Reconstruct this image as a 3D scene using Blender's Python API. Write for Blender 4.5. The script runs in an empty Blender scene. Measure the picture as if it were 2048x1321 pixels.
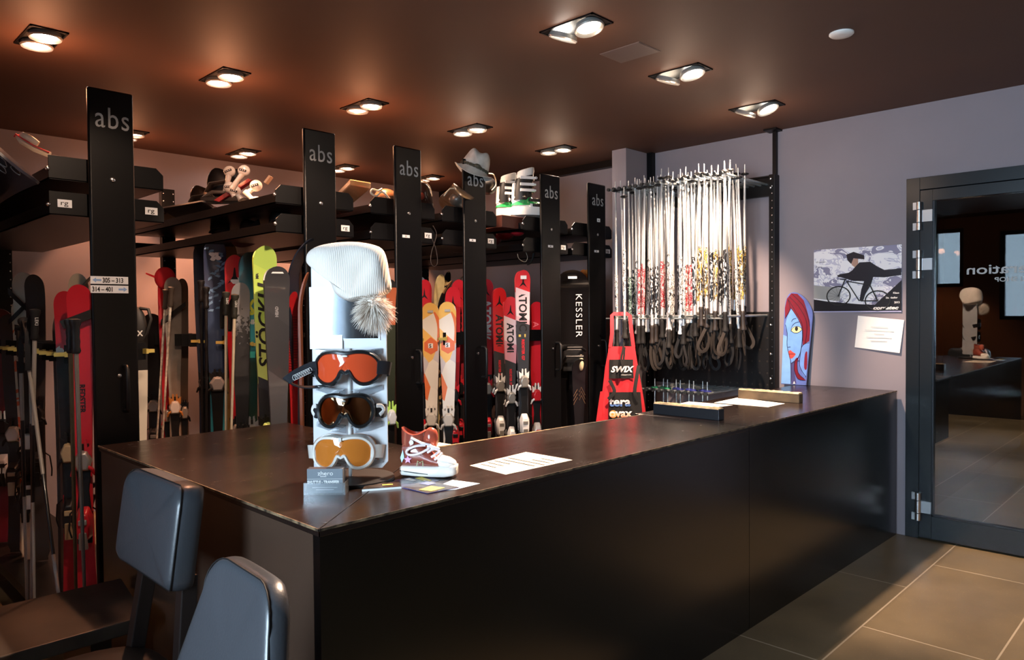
import bpy, bmesh, math, random
from mathutils import Vector, Matrix, Euler
random.seed(7)
PI = math.pi
scn = bpy.context.scene
COL = scn.collection

# ------------------------------------------------------------------ camera
F_PX, PITCH, ROLL, YAW, CAM_Z = 1467.8, -0.02374, 0.008517, 0.776124, 1.4
def camera_axes():
    fw = Vector((math.cos(YAW), math.sin(YAW), 0)); rt = Vector((math.sin(YAW), -math.cos(YAW), 0)); up = Vector((0, 0, 1))
    cp, sp, cr, sr = math.cos(PITCH), math.sin(PITCH), math.cos(ROLL), math.sin(ROLL)
    rx = Matrix(((1, 0, 0), (0, cp, -sp), (0, sp, cp))); rz = Matrix(((cr, -sr, 0), (sr, cr, 0), (0, 0, 1)))
    M = rz @ rx
    lv = Matrix((rt, up, fw))
    return M @ lv
CW = camera_axes()
EYE = Vector((0, 0, CAM_Z))
def at(px, py, **k):
    """point of the room seen at a place in the photograph, on a plane x=, y= or z="""
    d = CW.transposed() @ Vector(((px - 1024) / F_PX, -(py - 660.5) / F_PX, 1.0))
    (a, v), = k.items(); i = 'xyz'.index(a)
    return EYE + d * ((v - EYE[i]) / d[i])
cam = bpy.data.cameras.new('camera'); camo = bpy.data.objects.new('camera', cam); COL.objects.link(camo)
R3 = Matrix((CW[0], CW[1], -CW[2])).transposed()
camo.matrix_world = Matrix.Translation(EYE) @ R3.to_4x4()
cam.sensor_width = 36; cam.sensor_fit = 'HORIZONTAL'; cam.lens = F_PX / 2048 * 36; cam.clip_start = 0.05; cam.clip_end = 60
scn.camera = camo

# ------------------------------------------------------------------ world and view
w = bpy.data.worlds.new('world'); scn.world = w; w.use_nodes = True
bg = w.node_tree.nodes['Background']; bg.inputs[0].default_value = (0.62, 0.78, 1.0, 1); bg.inputs[1].default_value = 1.0
scn.view_settings.view_transform = 'Standard'; scn.view_settings.look = 'None'
scn.view_settings.gamma = 1; scn.view_settings.use_curve_mapping = False
scn.view_settings.exposure = 1.65
WARM = (1.0, 0.69, 0.49); WARM2 = (1.0, 0.40, 0.19); DAY = (0.70, 0.83, 1.0)
def area(name, loc, aim, sx, sy, power, col):
    l = bpy.data.lights.new(name, 'AREA'); l.shape = 'RECTANGLE'; l.size = sx; l.size_y = sy; l.energy = power; l.color = col
    o = bpy.data.objects.new(name, l); COL.objects.link(o); o.location = loc
    o.rotation_euler = (Vector(aim) - Vector(loc)).to_track_quat('-Z', 'Y').to_euler(); return o
# daylight through the three windows of the left wall (the openings are built below)
LEFT_X = -1.6; REAR_Y = -2.4; RIGHT_X = 4.92; BACK_Y = 5.8; CEIL = 2.64
WIN = [(-1.9, -0.7, 0.9, 2.2), (0.1, 1.3, 0.9, 2.25), (1.72, 2.2, 1.25, 2.42), (2.62, 3.0, 1.7, 2.5)]
for i, (a, b, c, d) in enumerate(WIN):
    area('daylight', (LEFT_X - 0.35, (a + b) / 2, (c + d) / 2), (2, (a + b) / 2, (c + d) / 2 - 0.4), b - a, d - c, (18, 60, 2, 2)[i] * (b - a) * (d - c), DAY)
def spot(loc, aim, power, size=60, blend=0.5, r=0.035, col=WARM):
    l = bpy.data.lights.new('lamp_beam', 'SPOT'); l.energy = power; l.color = col; l.spot_size = math.radians(size); l.spot_blend = blend; l.shadow_soft_size = r
    o = bpy.data.objects.new('lamp_beam', l); COL.objects.link(o); o.location = loc
    o.rotation_euler = (Vector(aim) - Vector(loc)).to_track_quat('-Z', 'Y').to_euler(); return o

# ------------------------------------------------------------------ materials
def lin(c):
    if isinstance(c, str): c = tuple(int(c[i:i + 2], 16) / 255 for i in (0, 2, 4))
    return tuple((v / 12.92 if v <= .04045 else ((v + .055) / 1.055) ** 2.4) for v in c) + (1,)
MATS = {}
def mat(name, col, rough=0.5, metal=0.0, spec=0.5, noise=0.0, nscale=30, bump=0.0, bscale=200, emit=0, trans=0, coat=0, alpha=1, col2=None):
    if name in MATS: return MATS[name]
    m = bpy.data.materials.new(name); m.use_nodes = True; nt = m.node_tree; b = nt.nodes['Principled BSDF']
    c = lin(col); b.inputs['Base Color'].default_value = c; b.inputs['Roughness'].default_value = rough
    b.inputs['Metallic'].default_value = metal; b.inputs['Specular IOR Level'].default_value = spec
    b.inputs['Coat Weight'].default_value = coat; b.inputs['Coat Roughness'].default_value = 0.05
    if trans: b.inputs['Transmission Weight'].default_value = trans
    if alpha < 1: b.inputs['Alpha'].default_value = alpha
    if emit: b.inputs['Emission Color'].default_value = c; b.inputs['Emission Strength'].default_value = emit
    tc = nt.nodes.new('ShaderNodeTexCoord')
    if noise or col2:
        n = nt.nodes.new('ShaderNodeTexNoise'); n.inputs['Scale'].default_value = nscale; n.inputs['Detail'].default_value = 6
        nt.links.new(tc.outputs['Object'], n.inputs['Vector'])
        r = nt.nodes.new('ShaderNodeValToRGB'); r.color_ramp.elements[0].position = 0.35; r.color_ramp.elements[1].position = 0.65
        c2 = lin(col2) if col2 else tuple(min(1, v * (1 + noise)) for v in c[:3]) + (1,)
        r.color_ramp.elements[0].color = tuple(v * (1 - noise) for v in c[:3]) + (1,); r.color_ramp.elements[1].color = c2
        nt.links.new(n.outputs['Fac'], r.inputs['Fac']); nt.links.new(r.outputs['Color'], b.inputs['Base Color'])
    if bump:
        n2 = nt.nodes.new('ShaderNodeTexNoise'); n2.inputs['Scale'].default_value = bscale
        nt.links.new(tc.outputs['Object'], n2.inputs['Vector'])
        bp = nt.nodes.new('ShaderNodeBump'); bp.inputs['Strength'].default_value = bump; bp.inputs['Distance'].default_value = 0.002
        nt.links.new(n2.outputs['Fac'], bp.inputs['Height']); nt.links.new(bp.outputs['Normal'], b.inputs['Normal'])
    MATS[name] = m; return m
def nodes(m): return m.node_tree.nodes, m.node_tree.links
def ramp_mat(name, stops, rough=0.3, slant=0.0, coat=0.3, wave=None, lumps=0.0, nscale=25, interp='CONSTANT', axis=2):
    """bands of colour along an object's own z (metres), with an optional slanted or ragged border"""
    if name in MATS: return MATS[name]
    m = mat(name, 'ffffff', rough, coat=coat); N, L = nodes(m); b = N['Principled BSDF']
    tc = N.new('ShaderNodeTexCoord'); s = N.new('ShaderNodeSeparateXYZ'); L.new(tc.outputs['Object'], s.inputs[0])
    v = s.outputs[axis]
    def mth(op, a, b_):
        n = N.new('ShaderNodeMath'); n.operation = op
        for i, q in enumerate((a, b_)):
            if hasattr(q, 'links'): L.new(q, n.inputs[i])
            else: n.inputs[i].default_value = q
        return n.outputs[0]
    if slant: v = mth('ADD', v, mth('MULTIPLY', s.outputs[0], slant))
    if lumps:
        n = N.new('ShaderNodeTexNoise'); n.inputs['Scale'].default_value = nscale; L.new(tc.outputs['Object'], n.inputs['Vector'])
        v = mth('ADD', v, mth('MULTIPLY', mth('SUBTRACT', n.outputs['Fac'], 0.5), lumps))
    v = mth('DIVIDE', v, 2.0)
    r = N.new('ShaderNodeValToRGB'); cr = r.color_ramp; cr.interpolation = interp
    while len(cr.elements) < len(stops): cr.elements.new(0.5)
    for e, (p, c) in zip(cr.elements, stops): e.position = max(0, min(1, p / 2.0)); e.color = lin(c)
    L.new(v, r.inputs['Fac']); L.new(r.outputs['Color'], b.inputs['Base Color']); return m
def blotch_mat(name, cols, scale=14, rough=0.35, kind='voronoi', coat=0.3, stretch=(1, 1, 1)):
    if name in MATS: return MATS[name]
    m = mat(name, cols[0], rough, coat=coat); N, L = nodes(m); b = N['Principled BSDF']
    tc = N.new('ShaderNodeTexCoord'); mp = N.new('ShaderNodeMapping'); mp.inputs['Scale'].default_value = stretch
    L.new(tc.outputs['Object'], mp.inputs[0])
    if kind == 'voronoi':
        t = N.new('ShaderNodeTexVoronoi'); t.inputs['Scale'].default_value = scale; sp = N.new('ShaderNodeSeparateXYZ'); L.new(mp.outputs[0], t.inputs['Vector']); L.new(t.outputs['Color'], sp.inputs[0]); src = sp.outputs[0]
    else:
        t = N.new('ShaderNodeTexNoise'); t.inputs['Scale'].default_value = scale; t.inputs['Detail'].default_value = 2; t.inputs['Distortion'].default_value = 1.5; L.new(mp.outputs[0], t.inputs['Vector']); src = t.outputs['Fac']
    r = N.new('ShaderNodeValToRGB'); cr = r.color_ramp; cr.interpolation = 'CONSTANT'
    while len(cr.elements) < len(cols): cr.elements.new(0.5)
    for i, (e, c) in enumerate(zip(cr.elements, cols)):
        e.position = i / len(cols) if kind == 'voronoi' else (0 if i == 0 else 0.38 + 0.24 * i / len(cols)); e.color = lin(c)
    L.new(src, r.inputs['Fac']); L.new(r.outputs['Color'], b.inputs['Base Color']); return m

BLACK = mat('black powder coated steel', '08080a', 0.42, spec=0.28)
BLACKG = mat('black gloss paint', '0c0c0e', 0.25)
PLASTIC = mat('black plastic', '121214', 0.4)
RUBBER = mat('black rubber', '0e0e0f', 0.7)
STEEL = mat('brushed steel', 'b9bcc0', 0.28, metal=1)
CHROME = mat('chrome', 'dcdcde', 0.12, metal=1)
DARKM = mat('dark metal', '3a3b3e', 0.35, metal=0.9)
ALU = mat('aluminium tube', 'c9d2d4', 0.3, metal=0.75)
BRASS = mat('brass clip', 'd3c06a', 0.35, metal=0.35)
WHITE = mat('white plastic', 'e8e8e6', 0.35, coat=0.3)
WHITEM = mat('white paper', 'efeeea', 0.7)
GREYP = mat('grey plastic', '8b8d90', 0.4)
SILVER = mat('silver plastic', 'b4b2ac', 0.3, metal=0.6)
REDP = mat('red plastic', 'c01f2a', 0.35, coat=0.3)
GREEN = mat('green plastic', '1f9a4c', 0.35, coat=0.3)
LIME = mat('lime plastic', 'b8e06a', 0.35, coat=0.3)
INK = mat('black ink', '101012', 0.5)
INKW = mat('white ink', 'e6e6e4', 0.5)
INKG = mat('light grey print', 'a9a9a8', 0.5)
INKR = mat('red ink', 'c8202c', 0.5)
TAN = mat('tan board core', 'c8ad7c', 0.6, noise=0.15)

# ------------------------------------------------------------------ mesh helpers
class MB:
    def __init__(s): s.bm = bmesh.new(); s.mi = 0
    def _f(s, vs):
        try: f = s.bm.faces.new(vs); f.material_index = s.mi; return f
        except ValueError: return None
    def box(s, c, d, M=None):
        x, y, z = [q / 2 for q in d]; P = [Vector((i * x, j * y, k * z)) for k in (-1, 1) for j in (-1, 1) for i in (-1, 1)]
        if M: P = [M @ p for p in P]
        v = [s.bm.verts.new(p + Vector(c)) for p in P]
        for f in ((0, 2, 3, 1), (4, 5, 7, 6), (0, 1, 5, 4), (2, 6, 7, 3), (0, 4, 6, 2), (1, 3, 7, 5)): s._f([v[i] for i in f])
        return s
    def span(s, a, b):
        a, b = Vector(a), Vector(b); return s.box((a + b) / 2, [abs(q) for q in (b - a)])
    def loft(s, rings, closed=True, cap=True):
        R = [[s.bm.verts.new(Vector(p)) for p in r] for r in rings]; n = len(R[0])
        for a, b in zip(R, R[1:]):
            for i in range(n if closed else n - 1):
                j = (i + 1) % n; s._f([a[i], a[j], b[j], b[i]])
        if cap and closed: s._f(R[0][::-1]); s._f(R[-1])
        return s
    def tube(s, pts, r, n=8, cap=True, flat=None):
        pts = [Vector(p) for p in pts]; rings = []; up = None
        for i, p in enumerate(pts):
            t = (pts[min(i + 1, len(pts) - 1)] - pts[max(i - 1, 0)]).normalized()
            if up is None:
                up = Vector((0, 0, 1)) if abs(t.z) < 0.9 else Vector((0, 1, 0))
                if flat and flat[2] is not None: up = Vector(flat[2])
            a = t.cross(up).normalized(); up2 = a.cross(t).normalized(); up = up2
            rr = r[i] if isinstance(r, (list, tuple)) else r
            if flat: rings.append([p + a * math.cos(k / n * 2 * PI + PI / n) * flat[0] + up2 * math.sin(k / n * 2 * PI + PI / n) * flat[1] for k in range(n)])
            else: rings.append([p + (a * math.cos(k / n * 2 * PI) + up2 * math.sin(k / n * 2 * PI)) * rr for k in range(n)])
        return s.loft(rings, True, cap)
    def lathe(s, prof, n=24, M=None, cap=True):
        rings = [[Vector((r * math.cos(k / n * 2 * PI), r * math.sin(k / n * 2 * PI), z)) for k in range(n)] for r, z in prof]
        if M: rings = [[M @ p for p in r] for r in rings]
        return s.loft(rings, True, cap)
    def prism(s, poly, d, M=None):
        """poly in local x,z; thickness d along local y (centred)"""
        r = [[Vector((x, sy * d / 2, z)) for x, z in poly] for sy in (-1, 1)]
        if M: r = [[M @ p for p in q] for q in r]
        return s.loft(r)
    def ball(s, c, r, n=12, M=None):
        rx, ry, rz = r if isinstance(r, (tuple, list)) else (r, r, r); rings = []
        for i in range(1, n):
            th = PI * i / n
            rings.append([Vector((rx * math.sin(th) * math.cos(k / n * 2 * PI), ry * math.sin(th) * math.sin(k / n * 2 * PI), -rz * math.cos(th))) for k in range(n)])
        if M: rings = [[M @ p for p in q] for q in rings]
        return s.loft([[p + Vector(c) for p in q] for q in rings])
    def xform(s, M): bmesh.ops.transform(s.bm, matrix=M, verts=s.bm.verts); return s
def obj(name, mb, mats, parent=None, loc=None, rot=None, smooth=False, bevel=0, sub=0, label=None, kind=None, solid=0):
    me = bpy.data.meshes.new(name); bmesh.ops.recalc_face_normals(mb.bm, faces=mb.bm.faces)
    if smooth:
        for f in mb.bm.faces: f.smooth = True
        for e in mb.bm.edges:
            if len(e.link_faces) == 2 and e.calc_face_angle(0) > 0.8: e.smooth = False
    mb.bm.to_mesh(me); mb.bm.free()
    for m in (mats if isinstance(mats, (list, tuple)) else [mats]): me.materials.append(m)
    o = bpy.data.objects.new(name, me); COL.objects.link(o)
    if parent: o.parent = parent
    if loc is not None: o.location = loc
    if rot is not None: o.rotation_euler = rot
    if solid: md = o.modifiers.new('solid', 'SOLIDIFY'); md.thickness = solid; md.offset = 0
    if bevel: md = o.modifiers.new('bevel', 'BEVEL'); md.width = bevel; md.segments = 2; md.limit_method = 'ANGLE'; md.angle_limit = 0.7
    if sub: md = o.modifiers.new('sub', 'SUBSURF'); md.levels = sub; md.render_levels = sub
    if label: o['label'] = label
    if kind: o['kind'] = kind
    return o
def tag(o, label, cat, group=None):
    o['label'] = label; o['category'] = cat
    if group: o['group'] = group
    return o
def thing(name, label, cat, loc=(0, 0, 0), rz=0, group=None, rot=None):
    o = bpy.data.objects.new(name, None); COL.objects.link(o); o.empty_display_size = 0.05
    o.location = loc; o.rotation_euler = rot if rot else (0, 0, rz); return tag(o, label, cat, group)
def struct(name, mb, mats, **k):
    return obj(name, mb, mats, kind='structure', **k)
def copy_tree(o, parent=None):
    c = o.copy(); COL.objects.link(c); c.parent = parent
    for ch in list(o.children): copy_tree(ch, c)
    return c
def text(name, s, size, material, M, parent=None, shear=0, bold=0.0, spacing=1.0, align='LEFT', depth=0.0006, sx=1.0):
    """flat lettering, its baseline along local x of M and its height along local y of M"""
    cu = bpy.data.curves.new(name, 'FONT'); cu.body = s; cu.size = size; cu.extrude = depth; cu.shear = shear; cu.offset = bold
    cu.space_character = spacing; cu.align_x = align; cu.resolution_u = 3
    t = bpy.data.objects.new(name, cu); COL.objects.link(t)
    dg = bpy.context.evaluated_depsgraph_get(); dg.update(); me = bpy.data.meshes.new_from_object(t.evaluated_get(dg))
    bpy.data.objects.remove(t); bpy.data.curves.remove(cu)
    me.transform(M @ Matrix.Diagonal((sx, 1, 1, 1))); me.materials.clear(); me.materials.append(material)
    o = bpy.data.objects.new(name, me); COL.objects.link(o)
    if parent: o.parent = parent
    return o
def frame(o, x, y):
    """matrix with origin o, local x and y axes given"""
    x = Vector(x).normalized(); y = Vector(y).normalized(); z = x.cross(y)
    return Matrix(((x.x, y.x, z.x, o[0]), (x.y, y.y, z.y, o[1]), (x.z, y.z, z.z, o[2]), (0, 0, 0, 1)))
T = Matrix.Translation
def RZ(a): return Matrix.Rotation(a, 4, 'Z')
def RX(a): return Matrix.Rotation(a, 4, 'X')
def RY(a): return Matrix.Rotation(a, 4, 'Y')
def sellipse(w, h, n=24, e=2.6):
    out = []
    for k in range(n):
        a = k / n * 2 * PI; c, s_ = math.cos(a), math.sin(a)
        out.append((w * math.copysign(abs(c) ** (2 / e), c), h * math.copysign(abs(s_) ** (2 / e), s_)))
    return out
CAMZ = YAW - PI / 2          # turns a thing's front (-y) towards the camera

# ================================================================== SETTING
# floor tiles 1.1 x 0.46 m laid in running bond
mf = mat('stone tile floor', '6b6156', 0.33, spec=0.4); N, L = nodes(mf); b = N['Principled BSDF']
tc = N.new('ShaderNodeTexCoord'); mp = N.new('ShaderNodeMapping'); mp.inputs['Location'].default_value = (-3.37, -1.155, 0)
L.new(tc.outputs['Object'], mp.inputs[0])
br = N.new('ShaderNodeTexBrick'); br.inputs['Scale'].default_value = 1; br.inputs['Brick Width'].default_value = 1.08; br.inputs['Row Height'].default_value = 0.5
br.inputs['Mortar Size'].default_value = 0.004; br.inputs['Mortar Smooth'].default_value = 0.2; br.offset = 0.42
br.inputs['Color1'].default_value = lin('665a45'); br.inputs['Color2'].default_value = lin('6e614b'); br.inputs['Mortar'].default_value = lin('a09480')
L.new(mp.outputs[0], br.inputs['Vector'])
n1 = N.new('ShaderNodeTexNoise'); n1.inputs['Scale'].default_value = 3; n1.inputs['Detail'].default_value = 8; L.new(tc.outputs['Object'], n1.inputs['Vector'])
n2 = N.new('ShaderNodeTexVoronoi'); n2.inputs['Scale'].default_value = 60; L.new(tc.outputs['Object'], n2.inputs['Vector'])
rr = N.new('ShaderNodeValToRGB'); rr.color_ramp.elements[0].position = 0.0; rr.color_ramp.elements[0].color = (2.6, 2.5, 2.2, 1); rr.color_ramp.elements[1].position = 0.13; rr.color_ramp.elements[1].color = (1, 1, 1, 1)
L.new(n2.outputs['Distance'], rr.inputs['Fac'])
mx = N.new('ShaderNodeMix'); mx.data_type = 'RGBA'; mx.blend_type = 'MULTIPLY'; mx.inputs[0].default_value = 1
L.new(br.outputs['Color'], mx.inputs[6]); L.new(rr.outputs['Color'], mx.inputs[7])
r3 = N.new('ShaderNodeValToRGB'); r3.color_ramp.elements[0].position = 0.3; r3.color_ramp.elements[0].color = (.72, .72, .72, 1); r3.color_ramp.elements[1].position = 0.7; r3.color_ramp.elements[1].color = (1.1, 1.1, 1.1, 1)
L.new(n1.outputs['Fac'], r3.inputs['Fac'])
mx2 = N.new('ShaderNodeMix'); mx2.data_type = 'RGBA'; mx2.blend_type = 'MULTIPLY'; mx2.inputs[0].default_value = 1
L.new(mx.outputs[2], mx2.inputs[6]); L.new(r3.outputs['Color'], mx2.inputs[7]); L.new(mx2.outputs[2], b.inputs['Base Color'])
struct('floor', MB().span((LEFT_X - .15, REAR_Y - .15, -.1), (11.1, BACK_Y + .15, 0)), mf)
mc = mat('dark brown painted ceiling', '573d31', 0.62, spec=0.3, noise=0.03, nscale=2)
struct('ceiling', MB().span((LEFT_X - .15, REAR_Y - .15, CEIL), (11.1, BACK_Y + .15, CEIL + .1)), mc)
mw = mat('mauve grey painted wall', '898289', 0.75, spec=0.25, noise=0.03, nscale=2.5, bump=0.08, bscale=90)
mwb = mat('brown painted wall', '7c6258', 0.75, spec=0.25, noise=0.04, nscale=2.5)
mwl = mat('beige plaster wall', '8a6a52', 0.8, spec=0.2, noise=0.04, nscale=2)
struct('wall_back', MB().span((LEFT_X - .15, BACK_Y, 0), (RIGHT_X + .12, BACK_Y + .12, CEIL)), mw)
# right wall with the door opening (door frame y 0.36 .. 1.43, z up to 2.2)
DY0, DY1, DZ = 0.33, 1.43, 2.195
wr = MB(); wr.span((RIGHT_X, DY1, 0), (RIGHT_X + .12, BACK_Y, CEIL)); wr.span((RIGHT_X, REAR_Y, 0), (RIGHT_X + .12, DY0, CEIL)); wr.span((RIGHT_X, DY0, DZ), (RIGHT_X + .12, DY1, CEIL))
struct('wall_right', wr, mw)
# left wall with window openings
wl = MB(); ys = REAR_Y - .15
for (a, b_, c, d) in WIN:
    wl.span((LEFT_X - .12, ys, 0), (LEFT_X, a, CEIL)); wl.span((LEFT_X - .12, a, 0), (LEFT_X, b_, c)); wl.span((LEFT_X - .12, a, d), (LEFT_X, b_, CEIL)); ys = b_
wl.span((LEFT_X - .12, ys, 0), (LEFT_X, BACK_Y, CEIL)); struct('wall_left', wl, mwl)
struct('wall_rear', MB().span((LEFT_X - .12, REAR_Y - .12, 0), (RIGHT_X + .12, REAR_Y, CEIL)), mwl)
mglass = bpy.data.materials.new('window glass'); mglass.use_nodes = True; N, L = nodes(mglass); N.clear()
out = N.new('ShaderNodeOutputMaterial'); tr = N.new('ShaderNodeBsdfTransparent'); gl = N.new('ShaderNodeBsdfGlossy'); gl.inputs['Roughness'].default_value = 0.0
fr = N.new('ShaderNodeFresnel'); fr.inputs['IOR'].default_value = 1.75; mxs = N.new('ShaderNodeMixShader'); tr.inputs[0].default_value = (.86, .9, .9, 1)
L.new(fr.outputs[0], mxs.inputs[0]); L.new(tr.outputs[0], mxs.inputs[1]); L.new(gl.outputs[0], mxs.inputs[2]); L.new(mxs.outputs[0], out.inputs[0])
for i, (a, b_, c, d) in enumerate(WIN):
    g = MB()
    for q in ((a, c, b_, c + .05), (a, d - .05, b_, d), (a, c, a + .05, d), (b_ - .05, c, b_, d)): g.span((LEFT_X - .09, q[0], q[1]), (LEFT_X - .03, q[2], q[3]))
    wf = struct('window_%d' % (i + 1), g, BLACK)
    obj('pane', MB().span((LEFT_X - .065, a + .05, c + .05), (LEFT_X - .059, b_ - .05, d - .05)), mglass, wf)
# the passage seen through the glass door
mdk = mat('dark passage wall', '17120f', 0.8, spec=0.2)
struct('wall_passage_left', MB().span((RIGHT_X + .12, 2.75, 0), (11.1, 2.87, CEIL)), mdk)
struct('wall_passage_right', MB().span((RIGHT_X + .12, -1.0, 0), (11.1, -.88, CEIL)), mdk)
struct('wall_passage_end', MB().span((11.0, -1.0, 0), (11.12, 2.87, CEIL)), mdk)
bx_ = thing('storage_box', 'black box standing on the passage floor behind the glass door', 'box', (8.75, 2.45, 0))
obj('body', MB().box((0, 0, .32), (.5, .52, .64)), BLACK, bx_, bevel=.005); obj('lid', MB().box((0, 0, .655), (.54, .56, .03)), BLACK, bx_, bevel=.005)
# wall column, dark trims
struct('trim_1', MB().span((4.6, 3.29, 0), (RIGHT_X, 3.42, CEIL)), mw)
struct('trim_2', MB().span((4.86, 3.42, 2.585), (RIGHT_X, BACK_Y, CEIL)), BLACK)
struct('trim_3', MB().span((4.875, 3.24, 0), (RIGHT_X, 3.29, CEIL)), BLACK)
struct('trim_4', MB().span((4.885, 2.245, 2.3), (4.912, 2.27, CEIL)).box((4.87, 2.26, CEIL - .006), (.1, .09, .012)), BLACK)
# door: fixed frame, leaf, hinges, glass with mirrored lettering
XF = RIGHT_X - .012
fm = MB(); fm.span((XF, DY1 - .075, 0), (XF + .1, DY1, DZ)); fm.span((XF, DY0, 0), (XF + .1, DY0 + .075, DZ)); fm.span((XF, DY0 + .075, DZ - .075), (XF + .1, DY1 - .075, DZ))
dr = struct('door_1', fm, mat('blue black gloss steel', '121a20', 0.22, spec=0.6), bevel=.002)
lf = MB(); ly0, ly1, lz1 = DY0 + .08, DY1 - .08, DZ - .08
LW = .068
lf.span((XF - .012, ly1 - LW, .012), (XF + .05, ly1, lz1)); lf.span((XF - .012, ly0, .012), (XF + .05, ly0 + LW, lz1))
lf.span((XF - .012, ly0 + LW, lz1 - LW), (XF + .05, ly1 - LW, lz1)); lf.span((XF - .012, ly0 + LW, .012), (XF + .05, ly1 - LW, .15))
obj('door_leaf', lf, MATS['blue black gloss steel'], dr, bevel=.002)
obj('glazing_bead', MB().span((XF - .004, ly0 + LW, .15), (XF + .03, ly1 - LW, .158)).span((XF - .004, ly1 - LW - .008, .15), (XF + .03, ly1 - LW, lz1 - LW)), DARKM, dr)
gp = obj('door_glass', MB().span((XF + .014, ly0 + LW, .15), (XF + .02, ly1 - LW, lz1 - LW)), mglass, dr)
hx = XF - .022
for z in (1.96, 1.67, .2):
    h = MB()
    for dz in (-.062, .062): h.lathe([(.017, -.022), (.017, .022)], 16, T((hx, DY1 - .078, z + dz)))
    h.lathe([(.017, -.036), (.017, .036)], 16, T((hx, DY1 - .078, z)))
    h.box((hx + .006, DY1 - .118, z), (.012, .06, .07)); 
    for dz in (-.062, .062): h.box((hx + .006, DY1 - .06, z + dz), (.012, .035, .044))
    obj('hinge', h, STEEL, dr, smooth=True, label='brushed steel hinge')
Mt = frame((XF + .0135, .835, 1.592), (0, 1, 0), (0, 0, 1))
Mt = T((XF + .0125, .66, 1.6)) @ frame((0, 0, 0), (0, 1, 0), (0, 0, 1))
text('lettering', 'generation', .078, INKG, Mt, dr, sx=1.35, bold=.0008)
text('lettering', 'SKI SHOP', .036, INKG, T((XF + .0125, .79, 1.553)) @ frame((0, 0, 0), (0, 1, 0), (0, 0, 1)), dr, sx=1.2, bold=.0006)

# ================================================================== COUNTER
H = 0.896
mtop = mat('dark worn laminate top', '1e1613', 0.24, spec=0.55); N, L = nodes(mtop); b = N['Principled BSDF']
tc = N.new('ShaderNodeTexCoord'); n = N.new('ShaderNodeTexNoise'); n.inputs['Scale'].default_value = 7; n.inputs['Detail'].default_value = 10; n.inputs['Roughness'].default_value = .75
mp = N.new('ShaderNodeMapping'); mp.inputs['Scale'].default_value = (1, 2.5, 1); L.new(tc.outputs['Object'], mp.inputs[0]); L.new(mp.outputs[0], n.inputs['Vector'])
r = N.new('ShaderNodeValToRGB'); r.color_ramp.elements[0].position = .3; r.color_ramp.elements[0].color = (.20, .20, .20, 1); r.color_ramp.elements[1].position = .75; r.color_ramp.elements[1].color = (.30, .30, .30, 1)
L.new(n.outputs['Fac'], r.inputs['Fac']); L.new(r.outputs['Color'], b.inputs['Roughness'])
v = N.new('ShaderNodeTexNoise'); v.inputs['Scale'].default_value = 22; v.inputs['Detail'].default_value = 12; v.inputs['Roughness'].default_value = .85; L.new(mp.outputs[0], v.inputs['Vector'])
r2 = N.new('ShaderNodeValToRGB'); r2.color_ramp.elements[0].position = .70; r2.color_ramp.elements[0].color = lin('1d1411'); r2.color_ramp.elements[1].position = .80; r2.color_ramp.elements[1].color = lin('7a6a58')
L.new(v.outputs['Fac'], r2.inputs['Fac']); L.new(r2.outputs['Color'], b.inputs['Base Color'])
mfr = mat('black satin counter front', '060505', 0.24, spec=0.8)
mend = mat('black satin end panel with reflected brown', '46352b', 0.24, spec=1.0)  # brown of the reflected lit wall is put into this base colour
ct = thing('sales_counter', 'long black L-shaped sales counter with a scuffed dark top running to the grey wall', 'counter', (.9, 1.52, 0))
ct.location = (0, 0, 0)
def worktop(name, poly):
    m = MB(); m.loft([[(x, y, H - .02) for x, y in poly], [(x, y, H) for x, y in poly]])
    return obj(name, m, mtop, ct, bevel=.0015)
G = .0015
def fy(x): return 1.523 - (x - .9) * .0115
worktop('worktop', [(.9, fy(.9) + .002), (1.7 - G, 2.132), (1.7, 3.14), (.9, 3.14)])
worktop('worktop', [(.9 + G, fy(.9)), (3.0 - G, fy(3)), (3.0 - G, 2.05), (1.7 + G, 2.13)])
worktop('worktop', [(3.0 + G, fy(3)), (4.9, fy(4.9)), (4.9, 2.10), (3.0 + G, 2.10)])
def fpan(a, b, za=0):
    q = [(a, fy(a) + .001), (b, fy(b) + .001), (b, fy(b) + .03), (a, fy(a) + .03)]
    return MB().loft([[(x, y, za) for x, y in q], [(x, y, H - .02) for x, y in q]])
obj('front_panel', fpan(.902, 3.0 - G), mfr, ct)
obj('front_panel', fpan(3.0 + G, 4.9), mfr, ct)
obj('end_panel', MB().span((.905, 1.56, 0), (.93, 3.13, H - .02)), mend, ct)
obj('back_panel', MB().span((.94, 3.1, 0), (1.66, 3.125, H - .02)).span((1.66, 2.1, 0), (1.685, 3.12, H - .02)), mfr, ct)
obj('back_panel', MB().span((1.7, 2.02, 0), (3.0, 2.045, H - .02)).span((3.01, 2.04, 0), (4.88, 2.07, H - .02)), mfr, ct)
mwe = mat('worn edge', '8a7458', .5, col2='1c1512', nscale=35)
obj('edge_strip', MB().span((.897, 1.523, H - .006), (.9, 3.14, H + .0006)), mwe, ct)
obj('edge_strip', MB().loft([[(.9, fy(.9) - .0015, z), (4.9, fy(4.9) - .0015, z), (4.9, fy(4.9), z), (.9, fy(.9), z)] for z in (H - .006, H + .0006)]), mwe, ct)
obj('edge_strip', MB().loft([[(1.7, 2.125, z), (3.0, 2.045, z), (3.0, 2.055, z), (1.7, 2.14, z)] for z in (H - .01, H + .0008)]), mat('bare worn edge', 'a08a66', .6, col2='3a2c20', nscale=30), ct)

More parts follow.
